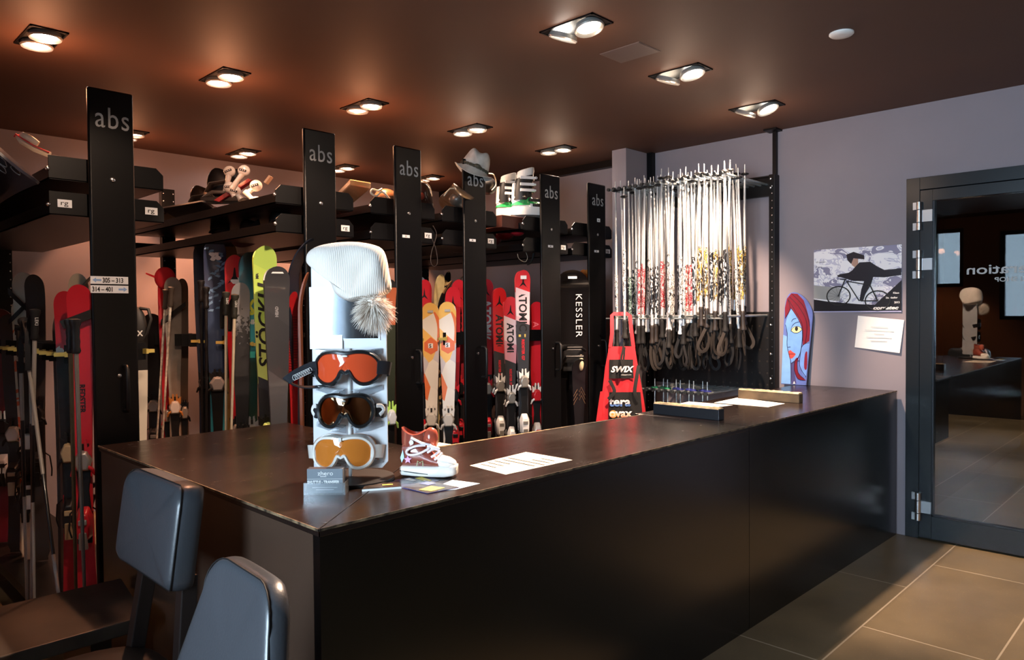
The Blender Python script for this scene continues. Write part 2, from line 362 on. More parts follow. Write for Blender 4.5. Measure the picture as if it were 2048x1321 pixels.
# ================================================================== CEILING LIGHTS
mem = mat('lit lamp glass', 'fff4e6', .3, emit=14); mem2 = mat('lit halogen reflector', 'ffe9cf', .3, emit=5)
def fixture(c, k, lit=(1, 1), tilt=(0, 0), label='', power=1, beams=True, aims=None, size=62, col=WARM):
    t = thing('ceiling_light', label, 'ceiling light', (c[0], c[1], CEIL), 0, 'recessed twin spotlights')
    fr_ = MB(); X, Y = .073, .148
    for q in ((-X, -Y, X, -Y + .008), (-X, Y - .008, X, Y), (-X, -Y, -X + .008, Y), (X - .008, -Y, X, Y)): fr_.span((q[0], q[1], -.006), (q[2], q[3], 0))
    obj('trim', fr_, BLACK, t)
    obj('backing', MB().span((-X + .008, -Y + .008, -.002), (X - .008, Y - .008, 0)), mat('black recess', '060606', .6), t)
    for i, s in enumerate((-1, 1)):
        tl = tilt[i]; M = T((0, s * .072, -.014 - abs(tl) * .03)) @ RX(tl)
        ring = MB(); ring.lathe([(.060, .012), (.066, -.006), (.062, -.012), (.054, -.008), (.047, .006)], 28, M, cap=False)
        ro = obj('lamp_ring', ring, SILVER, t, smooth=True)
        d = MB(); d.lathe([(.02, -.001), (.045, .004)] if lit[i] else [(.012, -.006), (.03, .002), (.052, .0)], 28, M)
        obj('lamp', d, mem if lit[i] else mem2, ro, smooth=True)
        a = aims[i] if aims else (c[0], c[1] + s * .1, 0)
        if beams: spot((c[0], c[1] + s * .072, CEIL - .05), a, (120 if lit[i] or c[1] < 3 else 60) * power, size, .5 if c[1] < 5 else .22, .035, col)
    l = bpy.data.lights.new('ceiling_fill', 'POINT'); l.energy = .8 if c[1] < 3 else 1.0 if c[1] > 5 else 2.4 if c[0] < 1.2 else 2.2 if c[0] < 2 else 1.5 if c[0] < 3 else .9; l.color = col; l.shadow_soft_size = .05  # added point light, graded by place to brighten the ceiling
    o = bpy.data.objects.new('ceiling_fill', l); COL.objects.link(o); o.location = (c[0], c[1], CEIL - .2)
FX = [  # x, y, lit, label, power, aims
 (.89, 3.79, (1, 1), 'recessed twin spotlight at the left of the ceiling, above the first locker panel', .55, ((1.2, 3.4, 0), (.6, 4.3, 0.6))),
 (1.705, 3.75, (1, 1), 'recessed twin spotlight, second from the left in the middle row', .8, ((1.6, 2.7, 0.8), (1.75, 4.1, .8))),
 (2.53, 3.70, (1, 0), 'recessed twin spotlight with a dim near lamp, just above the second locker panel', .8, ((2.1, 3.4, .6), (1.85, 4.0, 1.0))),
 (3.36, 3.68, (0, 1), 'recessed twin spotlight left of the grey felt hat', 1.0, ((3.6, 3.2, 1.2), (3.0, 3.4, 1.2))),
 (4.24, 3.68, (1, 0), 'recessed twin spotlight nearest the wall column', 1.0, ((3.65, 3.3, 1.4), (3.9, 3.4, 1.6))),
 (2.59, 5.40, (1, 1), 'recessed twin spotlight near the back wall above the white bindings', .8, ((2.59, 5.75, 1.2), (2.4, 5.75, 1.0))),
 (3.45, 5.38, (1, 1), 'recessed twin spotlight near the back wall right of the second locker panel', .8, ((3.45, 5.75, 1.2), (3.3, 5.7, .9))),
 (4.27, 5.25, (1, 1), 'recessed twin spotlight partly behind the third locker panel', .9, ((4.3, 5.75, 1.0), (3.9, 4.6, .9))),
 (1.78, 5.38, (0, 1), 'recessed twin spotlight peeking out right of the first locker panel', .9, ((1.8, 5.75, 1.1), (2.0, 5.2, .8))),
 (2.50, 2.05, (0, 1), 'glaring recessed twin spotlight at the top of the picture', 1.1, ((1.95, 1.75, .9), (1.30, 1.92, 1.35))),
 (3.36, 2.06, (1, 0), 'glaring recessed twin spotlight right of the ceiling vent plate', 1.0, ((4.2, 2.5, 1.6), (3.75, 1.85, .9))),
 (4.26, 2.08, (1, 0), 'tilted recessed twin spotlight in front of the pole rack', 1.0, ((4.45, .8, 0), (4.30, 2.95, 1.6))),
]
for x, y, lit, lb, pw, aims in FX:
    tl = (.0, .0)
    if abs(y - 2.05) < .05: tl = (-.25, .35) if x < 4 else (-.4, .4)
    fixture((x, y), 0, lit, tl, lb, pw * (1.05 if y < 3 and x > 4 else 1.55 if y < 3 and x < 3 else 1.1 if y < 3 else .40 if y < 5 and x < 2 else .75 if y < 5 else .36), True, aims, 42 if y < 3 and x < 3 else 54 if y < 3 else 62, WARM if y < 3 or x > 3 and y < 5 else WARM2)
# the front row goes on beyond the picture's top edge, along the sales floor
for x in (3.36, 4.26):
    for s in (-1, 1): spot((x, .42 + s * .07, CEIL - .04), (x + .05, .7 + s * .15, 0), 4, 70)
for x in (1.66, .82):
    spot((x, 2.06, CEIL - .04), (x + .25, 3.75, 1.2), 60 if x > 1 else 22, 50)
spot((1.66, 2.0, CEIL - .04), (3.1, 3.5, 1.2), 70, 40)
for x, y in ((-.7, 2.9), (-.2, 4.6)): spot((x, y, CEIL - .04), (x - .4, y, 0), 40, 80, col=WARM2)  # unseen spots added to brighten the left side reflected in the end panel
# lamps of the passage beyond the door
for x, y in ((6.6, 1.2), (8.6, 1.3), (9.9, 2.2)): spot((x, y, CEIL - .04), (x, y + .1, 0), 45, 66)
vt = thing('ceiling_vent', 'flat dark rectangular access plate in the ceiling between the glaring spotlights', 'vent', (2.93, 2.07, CEIL))
obj('plate', MB().span((-.085, -.11, -.004), (.085, .11, 0)), mat('brown plate', '5c4a44', .5), vt, bevel=.001)
obj('rim', MB().span((-.089, -.114, -.002), (-.085, .114, 0)).span((.085, -.114, -.002), (.089, .114, 0)).span((-.085, .11, -.002), (.085, .114, 0)).span((-.085, -.114, -.002), (.085, -.11, 0)), mat('brown rim', '75625a', .4), vt)
sp_ = MB().lathe([(.03, 0), (.052, 0), (.052, -.006), (.045, -.012), (.02, -.013)], 28)
tag(obj('ceiling_speaker', sp_, WHITE, loc=(3.41, 1.263, CEIL), smooth=True), 'small round white cover on the dark ceiling at the right', 'speaker')

# ================================================================== LOCKER CARTS
PY = 3.38                                   # front plane of the pull-out panels
CARTS = [(.955, .178), (1.943, .187), (2.512, .19), (3.030, .19), (3.741, .198), (4.259, .205)]
ORD = ['leftmost tall black pull-out locker panel carrying two number range stickers',
       'second tall black locker panel from the left, directly behind the goggle display',
       'third tall black locker panel from the left, right of the white knitted hat',
       'tall black locker panel with the grey felt hat on top',
       'tall black locker panel between the white ski boots and the black snowboard',
       'rightmost tall black locker panel beside the ski pole rack']
mdot = mat('bolt', 'd9dadd', .25, metal=1)
mlab = mat('white label', 'e9eaec', .6)
def side_arm(parent, x, y, d, clip=True):
    a = obj('ski_divider', MB().box((0, 0, 0), (.15, .014, .078)), BLACK, parent, loc=(x + d * .09, y, 1.24), rot=(0, 0, d * .35))
    if clip: obj('clip', MB().box((0, 0, 0), (.05, .02, .016)).box((-d * .02, -.004, 0), (.012, .03, .022)), BRASS, a, loc=(d * .085, -.012, 0))
    return a
def plate_poly(w, h, cl=0, cr=0):
    p = [(-w / 2, -h / 2), (w / 2, -h / 2)]
    p += [(w / 2, h / 2 - cr), (w / 2 - cr, h / 2)] if cr else [(w / 2, h / 2)]
    p += [(-w / 2 + cl, h / 2), (-w / 2, h / 2 - cl)] if cl else [(-w / 2, h / 2)]
    return p
def cart(i, xl, wd, label, front=True):
    xc = xl + wd / 2
    t = thing('locker_cart', label, 'ski rack', (xc, PY, 0), 0, 'tall black pull-out ski lockers')
    if front:
        p = obj('front_panel', MB().span((-wd / 2, 0, .0), (wd / 2, .022, 2.352)), mat('black satin panel paint', '060607', .36, spec=.3), t, smooth=True, bevel=.0085)
        Mx = frame((0, 0, 0), (1, 0, 0), (0, 0, 1))
        text('lettering', 'abs', .125, INKG, T((.004, -.0015, 2.19)) @ Mx, p, spacing=1.1, sx=.78, align='CENTER')
        hb = MB(); hx_ = .045 if i else .03; z0, z1 = .995, 1.185
        hb.tube([(hx_, .0, z1), (hx_, -.03, z1), (hx_, -.042, z1 - .014), (hx_, -.044, (z0 + z1) / 2), (hx_, -.042, z0 + .014), (hx_, -.03, z0), (hx_, 0, z0)], .0085, 10)
        obj('handle', hb, PLASTIC, p, smooth=True)
        bo = MB(); Mr = RX(PI / 2)
        bo.lathe([(.010, 0), (.010, .004), (.005, .007)], 16, T((.0, 0, 1.975)) @ Mr); obj('lock', bo, mdot, p, smooth=True)
        obj('rivet', MB().lathe([(.008, 0), (.008, .004), (.004, .006)], 16, T((0.01, 0, 1.145)) @ Mr), mdot, p, smooth=True)
    # end plates with chamfered corners, trays running back to the far post
    for z, nm in ((2.01, 'upper'), (1.865, 'lower')):
        w_ = wd + .27
        obj('end_plate', MB().prism(plate_poly(w_, .092, .0 if i in (0, 99) else .03, .03), .006, T((0, .05, z))), BLACK, t, bevel=.001)
        obj('end_plate', MB().prism(plate_poly(w_, .092, .0, .03), .006, T((0, 2.10, z))), BLACK, t, bevel=.001)
        tr_ = MB(); tr_.span((-w_ / 2, .053, z - .05), (w_ / 2, 2.1, z - .044))
        for s in (-1, 1): tr_.span((s * w_ / 2, .053, z - .05), (s * (w_ / 2 - .005), 2.1, z + .0))
        obj('tray', tr_, BLACK, t)
        if front:
            for s in (1,) if i else (-1, 1):
                if z < 1.9:
                    lb = obj('label_tag', MB().box((s * (w_ / 2 - .055) + (0 if s > 0 else -.0), .044, z - .002), (.052, .002, .032)), mlab, t, label='small white label tag')
                    text('lettering', 'rg', .028, INK, T((s * (w_ / 2 - .055) - .017, .0425, z - .009)) @ frame((0, 0, 0), (1, 0, 0), (0, 0, 1)), lb, sx=1.3)
        obj('bolt_head', MB().ball((-w_ / 2 - .004, .045, z - .01), .009), mdot, t, smooth=True)
    po = MB().span((-.045, 2.04, .1), (.045, 2.09, 2.3))
    dots = MB()
    for k in range(40):
        for s in (-1, 1): dots.box((s * .034, 2.038, .2 + k * .053), (.007, .004, .007))
    pp = obj('rear_post', po, BLACK, t); obj('perforations', dots, mdot, pp, kind='stuff')
    obj('holder_bar', MB().span((-.02, .05, 1.215), (.02, 2.05, 1.265)), BLACK, t)
    obj('base_tray', MB().span((-wd / 2 - .13, .06, .08), (wd / 2 + .13, 2.1, .13)), BLACK, t)
    for k in range(16):
        side_arm(t, -.0, .11 + k * .118, -1, k < 10)
        if k < 5: side_arm(t, .0, .11 + k * .118, 1, True)
    return t
carts = [cart(i, x, wd_, ORD[i]) for i, (x, wd_) in enumerate(CARTS)]
cart(99, .0, .18, 'black ski locker at the far left edge, only its trays and rear post showing', front=False)
# number range stickers on the first panel, shelf labels on the others
p1 = at(219, 561, y=PY); Mx = frame((0, 0, 0), (1, 0, 0), (0, 0, 1))
mblue = mat('blue arrow ink', '8fb0dc', .5)
for zc, s, d, lb in ((p1.z, '305 – 313', -1, 'white sticker with a left arrow and 305 – 313 on the leftmost locker panel'), (p1.z - .038, '314 – 401', 1, 'lower white sticker with a right arrow and 314 – 401 on the leftmost locker panel')):
    st = thing('number_sticker', lb, 'sticker', (p1.x, PY - .001, zc), 0)
    obj('backing', MB().box((0, 0, 0), (.146, .0015, .032)), mlab, st)
    text('lettering', s, .028, INK, T((-.028 if d < 0 else -.068, -.0015, -.0095)) @ Mx, st, bold=.0006, sx=.72)
    ax = -.066 if d < 0 else .034
    ar = [(ax, -.004), (ax + .02, -.004), (ax + .02, -.010), (ax + .034, 0), (ax + .02, .010), (ax + .02, .004), (ax, .004)]
    if d < 0: ar = [(2 * ax + .034 - x, z) for x, z in ar]
    obj('arrow', MB().prism(ar, .0006, T((0, -.0012, 0))), mblue, st)
for (px, py), k in (((812, 473), 2), ((945, 481), 3), ((1101, 493), 4), ((1193, 503), 5), ((1197, 441), 5)):
    q = at(px, py, y=PY)
    lb = thing('number_sticker', 'small white ' + ('square ' if py == 441 else '') + 'sticker on the ' + ['', '', 'third', 'fourth', 'fifth', 'rightmost'][k] + ' tall black locker panel' + (', upper one' if py == 441 else ''), 'sticker', (q.x, PY - .001, q.z))
    obj('backing', MB().box((0, 0, 0), (.036 if py == 441 else .052, .0015, .026 if py == 441 else .016)), mlab, lb)
    text('lettering', '53' if k == 2 else '48', .012, INK, T((-.008, -.0012, -.004)) @ Mx, lb)

# ================================================================== SKIS
def ski_half(t, w, tipk=.05):
    if t > 1 - tipk:
        u = (t - (1 - tipk)) / tipk; return w * .5 * max(.0, 1 - u ** 2.3) ** .5
    if t > .84: u = (t - .84) / (1 - tipk - .84); return w * (.475 + .025 * math.sin(min(1, u) * PI / 2))
    if t > .42: u = (t - .42) / .42; return w * (.315 + .16 * u * u * (3 - 2 * u))
    u = (.42 - t) / .42; h = w * (.315 + .12 * u * u)
    return h if t > .012 else h * .75
def ski_y(t, bend=.045):
    return -bend * max(0, (t - .86) / .14) ** 2 - .006 * math.sin(t * PI)
def ski_mesh(L_, w, bend=.045):
    m = MB(); ts = [0, .012] + [.03 + .05 * k for k in range(17)] + [.86, .88, .90, .92, .94, .95, .96, .97, .98, .987, .993, .997, .9997]
    rings = []
    for t in sorted(set(ts)):
        h = max(.002, ski_half(t, w)); y = ski_y(t, bend); th = .0045 + .006 * math.sin(min(1, t) * PI)
        rings.append([Vector(p) for p in ((-h, y, t * L_), (h, y, t * L_), (h, y + th + .003, t * L_), (-h, y + th + .003, t * L_))])
    m.loft(rings); return m
def binding(parent, zt, zh, w, body, accent, plate=PLASTIC, brake=DARKM, foot=True, big=1.0):
    """toe piece at zt, heel piece at zh (heights on the ski)"""
    b = w * .36 * big
    obj('binding_plate', MB().prism([(-b * .8, zh - .09), (b * .8, zh - .09), (b * .8, zh + .03), (b * .55, (zt + zh) / 2), (b * .8, zt - .03), (b * .6, zt + .07), (-b * .6, zt + .07), (-b * .8, zt - .03), (-b * .55, (zt + zh) / 2), (-b * .8, zh + .03)], .014, T((0, -.013, 0))), plate, parent, bevel=.002)
    m = MB()
    m.loft([[(x * b, -.02, zt + z * .045) for x, z in ((-.7, -1), (.7, -1), (1.05, .1), (.5, 1), (-.5, 1), (-1.05, .1))], [(x * b * .75, -.055, zt + z * .035) for x, z in ((-.7, -1), (.7, -1), (1.05, .1), (.5, 1), (-.5, 1), (-1.05, .1))]])
    o = obj('toe_binding', m, body, parent, bevel=.005, smooth=True)
    mm = MB()
    for s in (-1, 1):
        mm.tube([(s * b * .45, -.045, zt - .02), (s * b * 1.0, -.04, zt - .035), (s * b * 1.25, -.032, zt - .06)], [.008, .008, .005], 8)
        mm.prism([(s * b * .15, zt + .035), (s * b * .9, zt + .02), (s * b * 1.0, zt + .07), (s * b * .5, zt + .055), (s * b * .4, zt + .09), (s * b * .15, zt + .085)], .01, T((0, -.026, 0)))
    obj('toe_wing', mm, accent, o, bevel=.001)
    m = MB()
    m.loft([[(x * b, -.018, zh + z * .07) for x, z in ((-.9, -.8), (-.5, -1.1), (.5, -1.1), (.9, -.8), (1.0, .4), (.55, 1), (-.55, 1), (-1.0, .4))], [(x * b * .7, -.072, zh - .008 + z * .05) for x, z in ((-.9, -.8), (-.5, -1.1), (.5, -1.1), (.9, -.8), (1.0, .4), (.55, 1), (-.55, 1), (-1.0, .4))]])
    o = obj('heel_binding', m, accent, parent, bevel=.006, smooth=True)
    obj('heel_lever', MB().loft([[(-b * .4, -.07, zh - .03), (b * .4, -.07, zh - .03), (b * .4, -.085, zh - .03), (-b * .4, -.085, zh - .03)], [(-b * .5, -.05, zh - .1), (b * .5, -.05, zh - .1), (b * .5, -.066, zh - .105), (-b * .5, -.066, zh - .105)]]).box((0, -.074, zh + .012), (b * .9, .012, .022)), body, o, bevel=.003)
    m = MB()
    for s in (-1, 1): m.tube([(s * b * .9, -.02, zh + .06), (s * w * .55, -.012, zh + .04), (s * w * .62, .0, zh - .03), (s * w * .56, .02, zh - .07)], .0035, 6)
    obj('brake', m, brake, parent, smooth=True)
def atomic_logo(parent, z, w, L_, material=INK, s=1.0, bend=.045):
    y0 = ski_y(z / L_, bend); sl = (ski_y((z + .03) / L_, bend) - ski_y((z - .03) / L_, bend)) / .06
    Mo = T((0, y0 - .0015, z)) @ RX(math.atan(-sl) * -1 if False else -math.atan(sl) * -1)
    m = MB(); m.prism([(0, .05 * s), (.006 * s, .0), (.024 * s, -.028 * s), (.034 * s, -.036 * s), (.0, -.012 * s), (-.034 * s, -.036 * s), (-.024 * s, -.028 * s), (-.006 * s, .0)], .0012, T((0, y0 - .0015, z)) @ RX(math.atan(-sl)))
    obj('logo', m, material, parent)
def down_text(parent, s, size, z, material=INK, x=None, bold=.001, sx=1.0, shear=0, y=None, spacing=1, L_=1.5):
    y = ski_y(min(.84, z / L_)) - .0012 if y is None else y
    text('lettering', s, size, material, T((x if x is not None else -size * .35, y, z)) @ frame((0, 0, 0), (0, 0, -1), (1, 0, 0)), parent, bold=bold, sx=sx, shear=shear, spacing=spacing)
def up_text(parent, s, size, z, material=INK, x=None, bold=.001, sx=1.0, shear=0, y=None, spacing=1, L_=1.5):
    y = ski_y(min(.84, z / L_)) - .0012 if y is None else y
    text('lettering', s, size, material, T((x if x is not None else size * .35, y, z)) @ frame((0, 0, 0), (0, 0, 1), (-1, 0, 0)), parent, bold=bold, sx=sx, shear=shear, spacing=spacing)
ZB = .135
def ski(px, py, plane, w, material, label, rz=-.45, bind=None, zt=None, zh=None, lean=0.0, roll=0.0, zb=ZB, pair=None, group=None, bend=.045):
    w *= .8; q = at(px, py, **plane); L_ = q.z - zb
    t = thing('ski', label, 'ski', (q.x, q.y, zb), 0, group, rot=(lean, roll, rz))
    b = obj('ski_body', ski_mesh(L_, w, bend), material, t, smooth=True)
    if bind: binding(t, zt or L_ * .52, zh or L_ * .34, w, *bind)
    if pair:
        t2 = thing('ski', pair, 'ski', (q.x - math.sin(rz) * .03 * 0 + .0, q.y, zb), 0, group, rot=(lean, roll, rz + PI))
        off = Vector((-math.sin(rz), math.cos(rz), 0)) * .024
        t2.location += off
        c = b.copy(); COL.objects.link(c); c.parent = t2
        if bind:
            for ch in t.children:
                if ch.name.startswith(('toe', 'heel', 'binding')): copy_tree(ch, t2)
    return t, L_
SILV = (SILVER, DARKM)
X1, X2, X3, X4, X5, X6 = .93, 1.85, 2.42, 2.93, 3.66, 4.18
C5 = dict(rz=-.62)
# --- fifth panel: red racing skis
mA1 = ramp_mat('red white and grey ski topsheet', [(0, '9a2030'), (.25, '35383e'), (1.19, 'd9a7b2'), (1.22, 'e6c9d0'), (1.42, 'd6343c')], .3, .35)
mA2 = ramp_mat('red ski topsheet with grey tail', [(0, '9a2030'), (.22, '3a3a3c'), (.98, 'c22d33'), (1.30, 'd6262f')], .3, .3)
mA3 = ramp_mat('pink and white ski topsheet', [(0, '9a2030'), (.22, '3c3d40'), (.92, 'd99aa8'), (1.05, 'e8d3da'), (1.22, 'd93844')], .3, .4)
mA4 = ramp_mat('red ski with white letters', [(0, '2e2e30'), (.82, 'c42631'), (.98, 'd6303a'), (1.5, 'cc2630')], .3)
RW = (SILVER, WHITE)
t, L_ = ski(1045, 541, dict(x=X5 + .01), .125, mA1, 'tallest red and white ski in front of the fifth locker panel, lettered ATOMIC', bind=RW, zt=.79, zh=.50, pair='back ski of the tallest red and white pair beside the fifth locker panel', **C5)
atomic_logo(t, L_ - .085, .125, L_, s=1.1); obj('sticker', MB().box((0, -.036, L_ - .05), (.042, .001, .024), None), mlab, t)
down_text(t, 'ATOMIC', .076, 1.42, x=-.026, bold=.002, sx=.98, L_=L_); down_text(t, 'REDSTER G7', .026, 1.08, INKR, x=-.01, L_=L_)
t, L_ = ski(1020, 594, dict(x=X5), .115, mA3, 'shorter pink-white ski with ATOMIC lettering, just left of the tallest red and white ski', bind=RW, zt=.67, zh=.40, pair='back ski of the shorter pink-white pair', **C5)
atomic_logo(t, L_ - .10, .115, L_, s=1.1); down_text(t, 'ATOMIC', .066, 1.19, x=-.023, bold=.002, L_=L_); down_text(t, 'REDSTER S7', .022, .87, INKR, x=-.008, L_=L_)
t, L_ = ski(998, 576, dict(x=X5 - .02), .12, mA2, 'red ski with black ATOMIC lettering, just left of the shorter pink-white ski', bind=RW, zt=.75, zh=.47, pair='back ski of the red pair with black lettering beside the fifth panel', **C5)
atomic_logo(t, L_ - .10, .12, L_, s=1.15); down_text(t, 'ATOMIC', .068, 1.25, x=-.024, bold=.002, L_=L_); down_text(t, 'REDSTER S7', .022, .93, INKR, x=-.008, L_=L_)
t, L_ = ski(972, 559, dict(x=X5 - .02), .125, mA4, 'red ski with large white ATOMIC lettering at the right edge of the fourth locker panel', bind=(SILVER, REDP), zt=.72, zh=.45, pair='back ski of the red pair with white lettering', **C5)
atomic_logo(t, L_ - .09, .125, L_, s=1.1); down_text(t, 'ATOMIC', .084, 1.36, INKW, x=-.026, bold=.003, L_=L_)
t, L_ = ski(1071, 604, dict(x=X5 + .16), .125, mat('plain red ski topsheet', 'c8202e', .3, coat=.4), 'plain red ski half hidden by the edge of the fifth locker panel', bind=(REDP, WHITE), zt=.68, zh=.42, **C5)
down_text(t, 'A', .06, 1.2, mat('pale red print', 'e8707a', .4), x=-.02, L_=L_)
# --- fourth panel
mS = blotch_mat('white ski topsheet with orange and yellow shapes', ['e6e2da', 'e9e4dc', 'e07a4c', 'e3dfd8', 'eec06a', 'd9d5d2', 'c9c5cc'], 9, .3, stretch=(1, 1, .75))
GB = (mat('pale grey plastic', 'c9c6c0', .35), mat('light grey plastic', 'd8d5cf', .35))
for px, py, s in ((861, 606, 'left'), (895, 604, 'right')):
    t, L_ = ski(px, py, dict(x=X4 if px < 880 else X4 + .06), .135, mS, s + ' ski of the white and orange patterned pair in front of the sneaker', rz=-.75, bind=GB, zt=.60, zh=.36)
    obj('badge', MB().prism([(0, .055), (.042, .02), (.042, -.03), (0, -.055), (-.042, -.03), (-.042, .02)], .001, T((0, ski_y(.8) - .001, L_ - .27))), mat('orange decal', 'df7146', .4), t)
    obj('badge', MB().box((-.002, ski_y(.8) - .0016, L_ - .27), (.03, .001, .03)), mlab, t)
    text('lettering', 'S', .03, INK, T((-.011, ski_y(.8) - .0025, L_ - .281)) @ Mx, t, bold=.001)
    obj('tip_print', MB().box((0, ski_y(.96) - .002, L_ - .055), (.035, .001, .015)), mat('grey print', '9a9a98', .5), t)
mR1 = ramp_mat('dark red ski topsheet with black waist', [(0, '2a2224'), (.7, '8e1826'), (.95, 'b01f2d'), (1.3, 'c3222f')], .35)
RB = (DARKM, REDP)
for px, py, x, lb, kk in ((848, 560, X4 - .02, 'dark red ski left behind the white and orange pair, touching the third panel', 1),
                      (905, 574, X4 + .0, 'dark red ski with black ATOMIC lettering between the white pair and the fourth panel', 1),
                      (916, 560, X4 + .14, 'dark red ski just left of the fourth locker panel', 1)):
    t, L_ = ski(px, py, dict(x=x + .12), .12, mR1, lb, rz=-.6, bind=RB)
    atomic_logo(t, L_ - .1, .12, L_); down_text(t, 'ATOMIC', .062, L_ - .2, x=-.022, bold=.002, L_=L_)
mY = mat('cream ski tip', 'd9c48c', .45, noise=.08)
ski(865, 549, dict(x=X4 + .2), .085, mY, 'cream ski tip standing behind the white and orange pair', rz=-.3, roll=.03)
ski(880, 562, dict(x=X4 + .16), .07, blotch_mat('black ski with tan zigzag', ['151315', '151315', 'b89a6a', '1b191a'], 30, .4), 'narrow black and tan patterned ski behind the white and orange pair', rz=.4, bend=.09)
ski(902, 540, dict(x=X4 + .30), .06, MATS['black ski with tan zigzag'], 'narrow black and tan ski tip crossing its neighbour left of the fourth panel', rz=1.0, bend=.12, roll=-.05)
ski(912, 540, dict(x=X4 + .33), .06, MATS['black ski with tan zigzag'], 'black ski tip leaning outward, nearest the fourth panel', rz=2.2, bend=.12, roll=.05)
ski(840, 555, dict(x=X4 + .3), .1, mat('white tip ski', 'd8d4cc', .4), 'white ski tip at the right edge of the third locker panel', rz=-.5)
# --- third panel (mostly hidden by the display)
ski(776, 560, dict(x=X3 - .03), .1, ramp_mat('black and lime ski', [(0, 'a7c44a'), (.5, '20251a'), (1.2, '8a4a30'), (1.4, '1b1b1d')], .4), 'dark ski with a lime edge peeking out right of the goggle display', rz=-.3, bind=(WHITE, LIME), zt=.7, zh=.45)
ski(765, 575, dict(x=X3 - .03), .1, mat('charcoal ski topsheet', '26272a', .35), 'charcoal ski just right of the goggle display, left of its lime-edged neighbour', rz=-.3, bind=(DARKM, GREYP))
# --- second panel: long row
mB = blotch_mat('navy ski with light blue branching leaves', ['1a2236', '1a2236', '5d83ac', '1a2236', '5d83ac'], 6.5, .35, kind='noise', stretch=(1.2, 1, .75))
mB2 = ramp_mat('navy and teal ski topsheet', [(0, '2b7f93'), (.86, '2b6f86'), (.88, '24395c'), (1.40, '1e2b4a')], .35, .9)
t, L_ = ski(429, 479, dict(x=X2 + .02), .155, mB2, 'wide navy and light blue ski with a white flower on its tip', rz=-.35, bind=(GREYP, PLASTIC), zt=.86, zh=.32)
# leaves on the upper part
lv = MB(); rnd = random.Random(3)
for k in range(26):
    z = L_ - .42 + k * .0145; x = rnd.uniform(-.05, .05); a = rnd.uniform(-.5, .9); ln = rnd.uniform(.028, .045)
    w2 = ski_half(z / L_, .155) - .012; x = max(-w2 + .012, min(w2 - .012, x))
    pts = [(-ln * .5, 0), (-ln * .1, .009), (ln * .5, .004), (ln * .25, -.008)]
    pts = [(max(-w2, min(w2, x + u * math.cos(a) - v_ * math.sin(a))), z + u * math.sin(a) + v_ * math.cos(a)) for u, v_ in pts]
    y0 = ski_y(z / L_)
    lv.prism(pts, .001, T((0, y0 - .0015 - k * .00002, 0)))
obj('leaf_print', lv, mat('light blue print', '5f86b0', .4), t)
fl = MB(); z = L_ - .10; y0 = ski_y(z / L_) - .004
for k in range(4):
    a = PI / 4 + k * PI / 2 + .2
    fl.prism([(.018 * math.cos(a) + .014 * math.cos(a + u) * (1.4 if abs(math.cos(u)) > .5 else .9), z + .018 * math.sin(a) + .014 * math.sin(a + u)) for u in [q * PI / 5 for q in range(10)]], .0015, T((0, y0, 0)) )
obj('flower_print', fl, mat('white flower print', 'dfe3ea', .4), t)
ski(404, 485, dict(x=X2 + .06), .13, mat('dark navy ski', '20283c', .35), 'dark navy ski half hidden on the left of the flowered ski', rz=-.35, bind=(DARKM, PLASTIC), zt=.85, zh=.3)
t, L_ = ski(455, 485, dict(x=X2 + .14), .13, mat('bronze ski topsheet', '8a7444', .3, metal=.4), 'bronze ski peeking out right behind the flowered ski', rz=-.35)
mAr = ramp_mat('red ski with black wedge', [(0, 'b8202c'), (1.17, 'c8232e'), (1.2, '1a1a1c'), (1.25, 'd6303a')], .3, 1.2)
t, L_ = ski(468, 511, dict(x=X2 + .04), .125, mAr, 'red ski with a black triangle mark and white sticker, left of the teal ski', rz=-.35, bind=(SILVER, PLASTIC), zt=.60, zh=.35, pair='back ski of the red pair left of the teal ski')
atomic_logo(t, L_ - .12, .125, L_, s=1.5); obj('sticker', MB().prism([(.022, .018), (.03, -.005), (.02, -.02), (-.012, -.018), (-.026, -.002), (-.02, .014)], .0012, T((.003, ski_y(.9) - .004, L_ - .145))), mlab, t)
down_text(t, 'ATOMIC', .036, L_ - .19, x=-.008, bold=.001, L_=L_)
mK = blotch_mat('grey ski with black grain', ['8f8f92', '1c1c20', '8a8a8e', '151518'], 60, .35, kind='noise', stretch=(1, 1, .25))
mK2 = ramp_mat('pale grey and speckled ski', [(0, '1c1d20'), (.62, '26272b'), (1.2, '8e8e92')], .35, 0, lumps=.5, nscale=60)
t, L_ = ski(480, 566, dict(x=X2 - .04), .12, mK2, 'short grey ski with black speckles in front of the red one', rz=-.35, bind=(SILVER, PLASTIC), zt=.60, zh=.42)
mV = ramp_mat('teal to dark green ski topsheet', [(0, '1d2c2a'), (.60, '1c3a33'), (1.0, '123a38'), (1.14, '35a3b8'), (1.35, '2c7f98'), (1.56, '16303f')], .3, interp='LINEAR')
t, L_ = ski(497, 506, dict(x=X2 + .02), .125, mV, 'teal ski with a yellow-green emblem and Völkl lettering', rz=-.35, bind=(SILVER, GREYP), zt=.62, zh=.40, pair='back ski of the teal pair')
up_ = MB(); z = L_ - .30; y0 = ski_y(.8) - .0014
for s in (-1, 1):
    up_.prism([(s * .030, z + .045), (s * .016, z + .045), (-s * .014, z + .0), (-s * .030, z - .024), (-s * .018, z - .042), (s * .0, z - .042), (s * .012, z - .022), (s * .002, z - .020), (-s * .006, z - .03), (-s * .014, z - .028), (s * .006, z + .002)], .001, T((0, y0 + s * .0002, 0)))
obj('emblem', up_, mat('yellow green print', 'c3d646', .4), t)
text('lettering', 'Völkl', .036, INKW, T((-.04, y0, z - .092)) @ Mx, t, bold=.0012, sx=1.1)
obj('badge', MB().box((-.01, ski_y(.6) - .002, L_ - .56), (.07, .001, .035)), mat('turquoise print', '3fc0bd', .4), t)
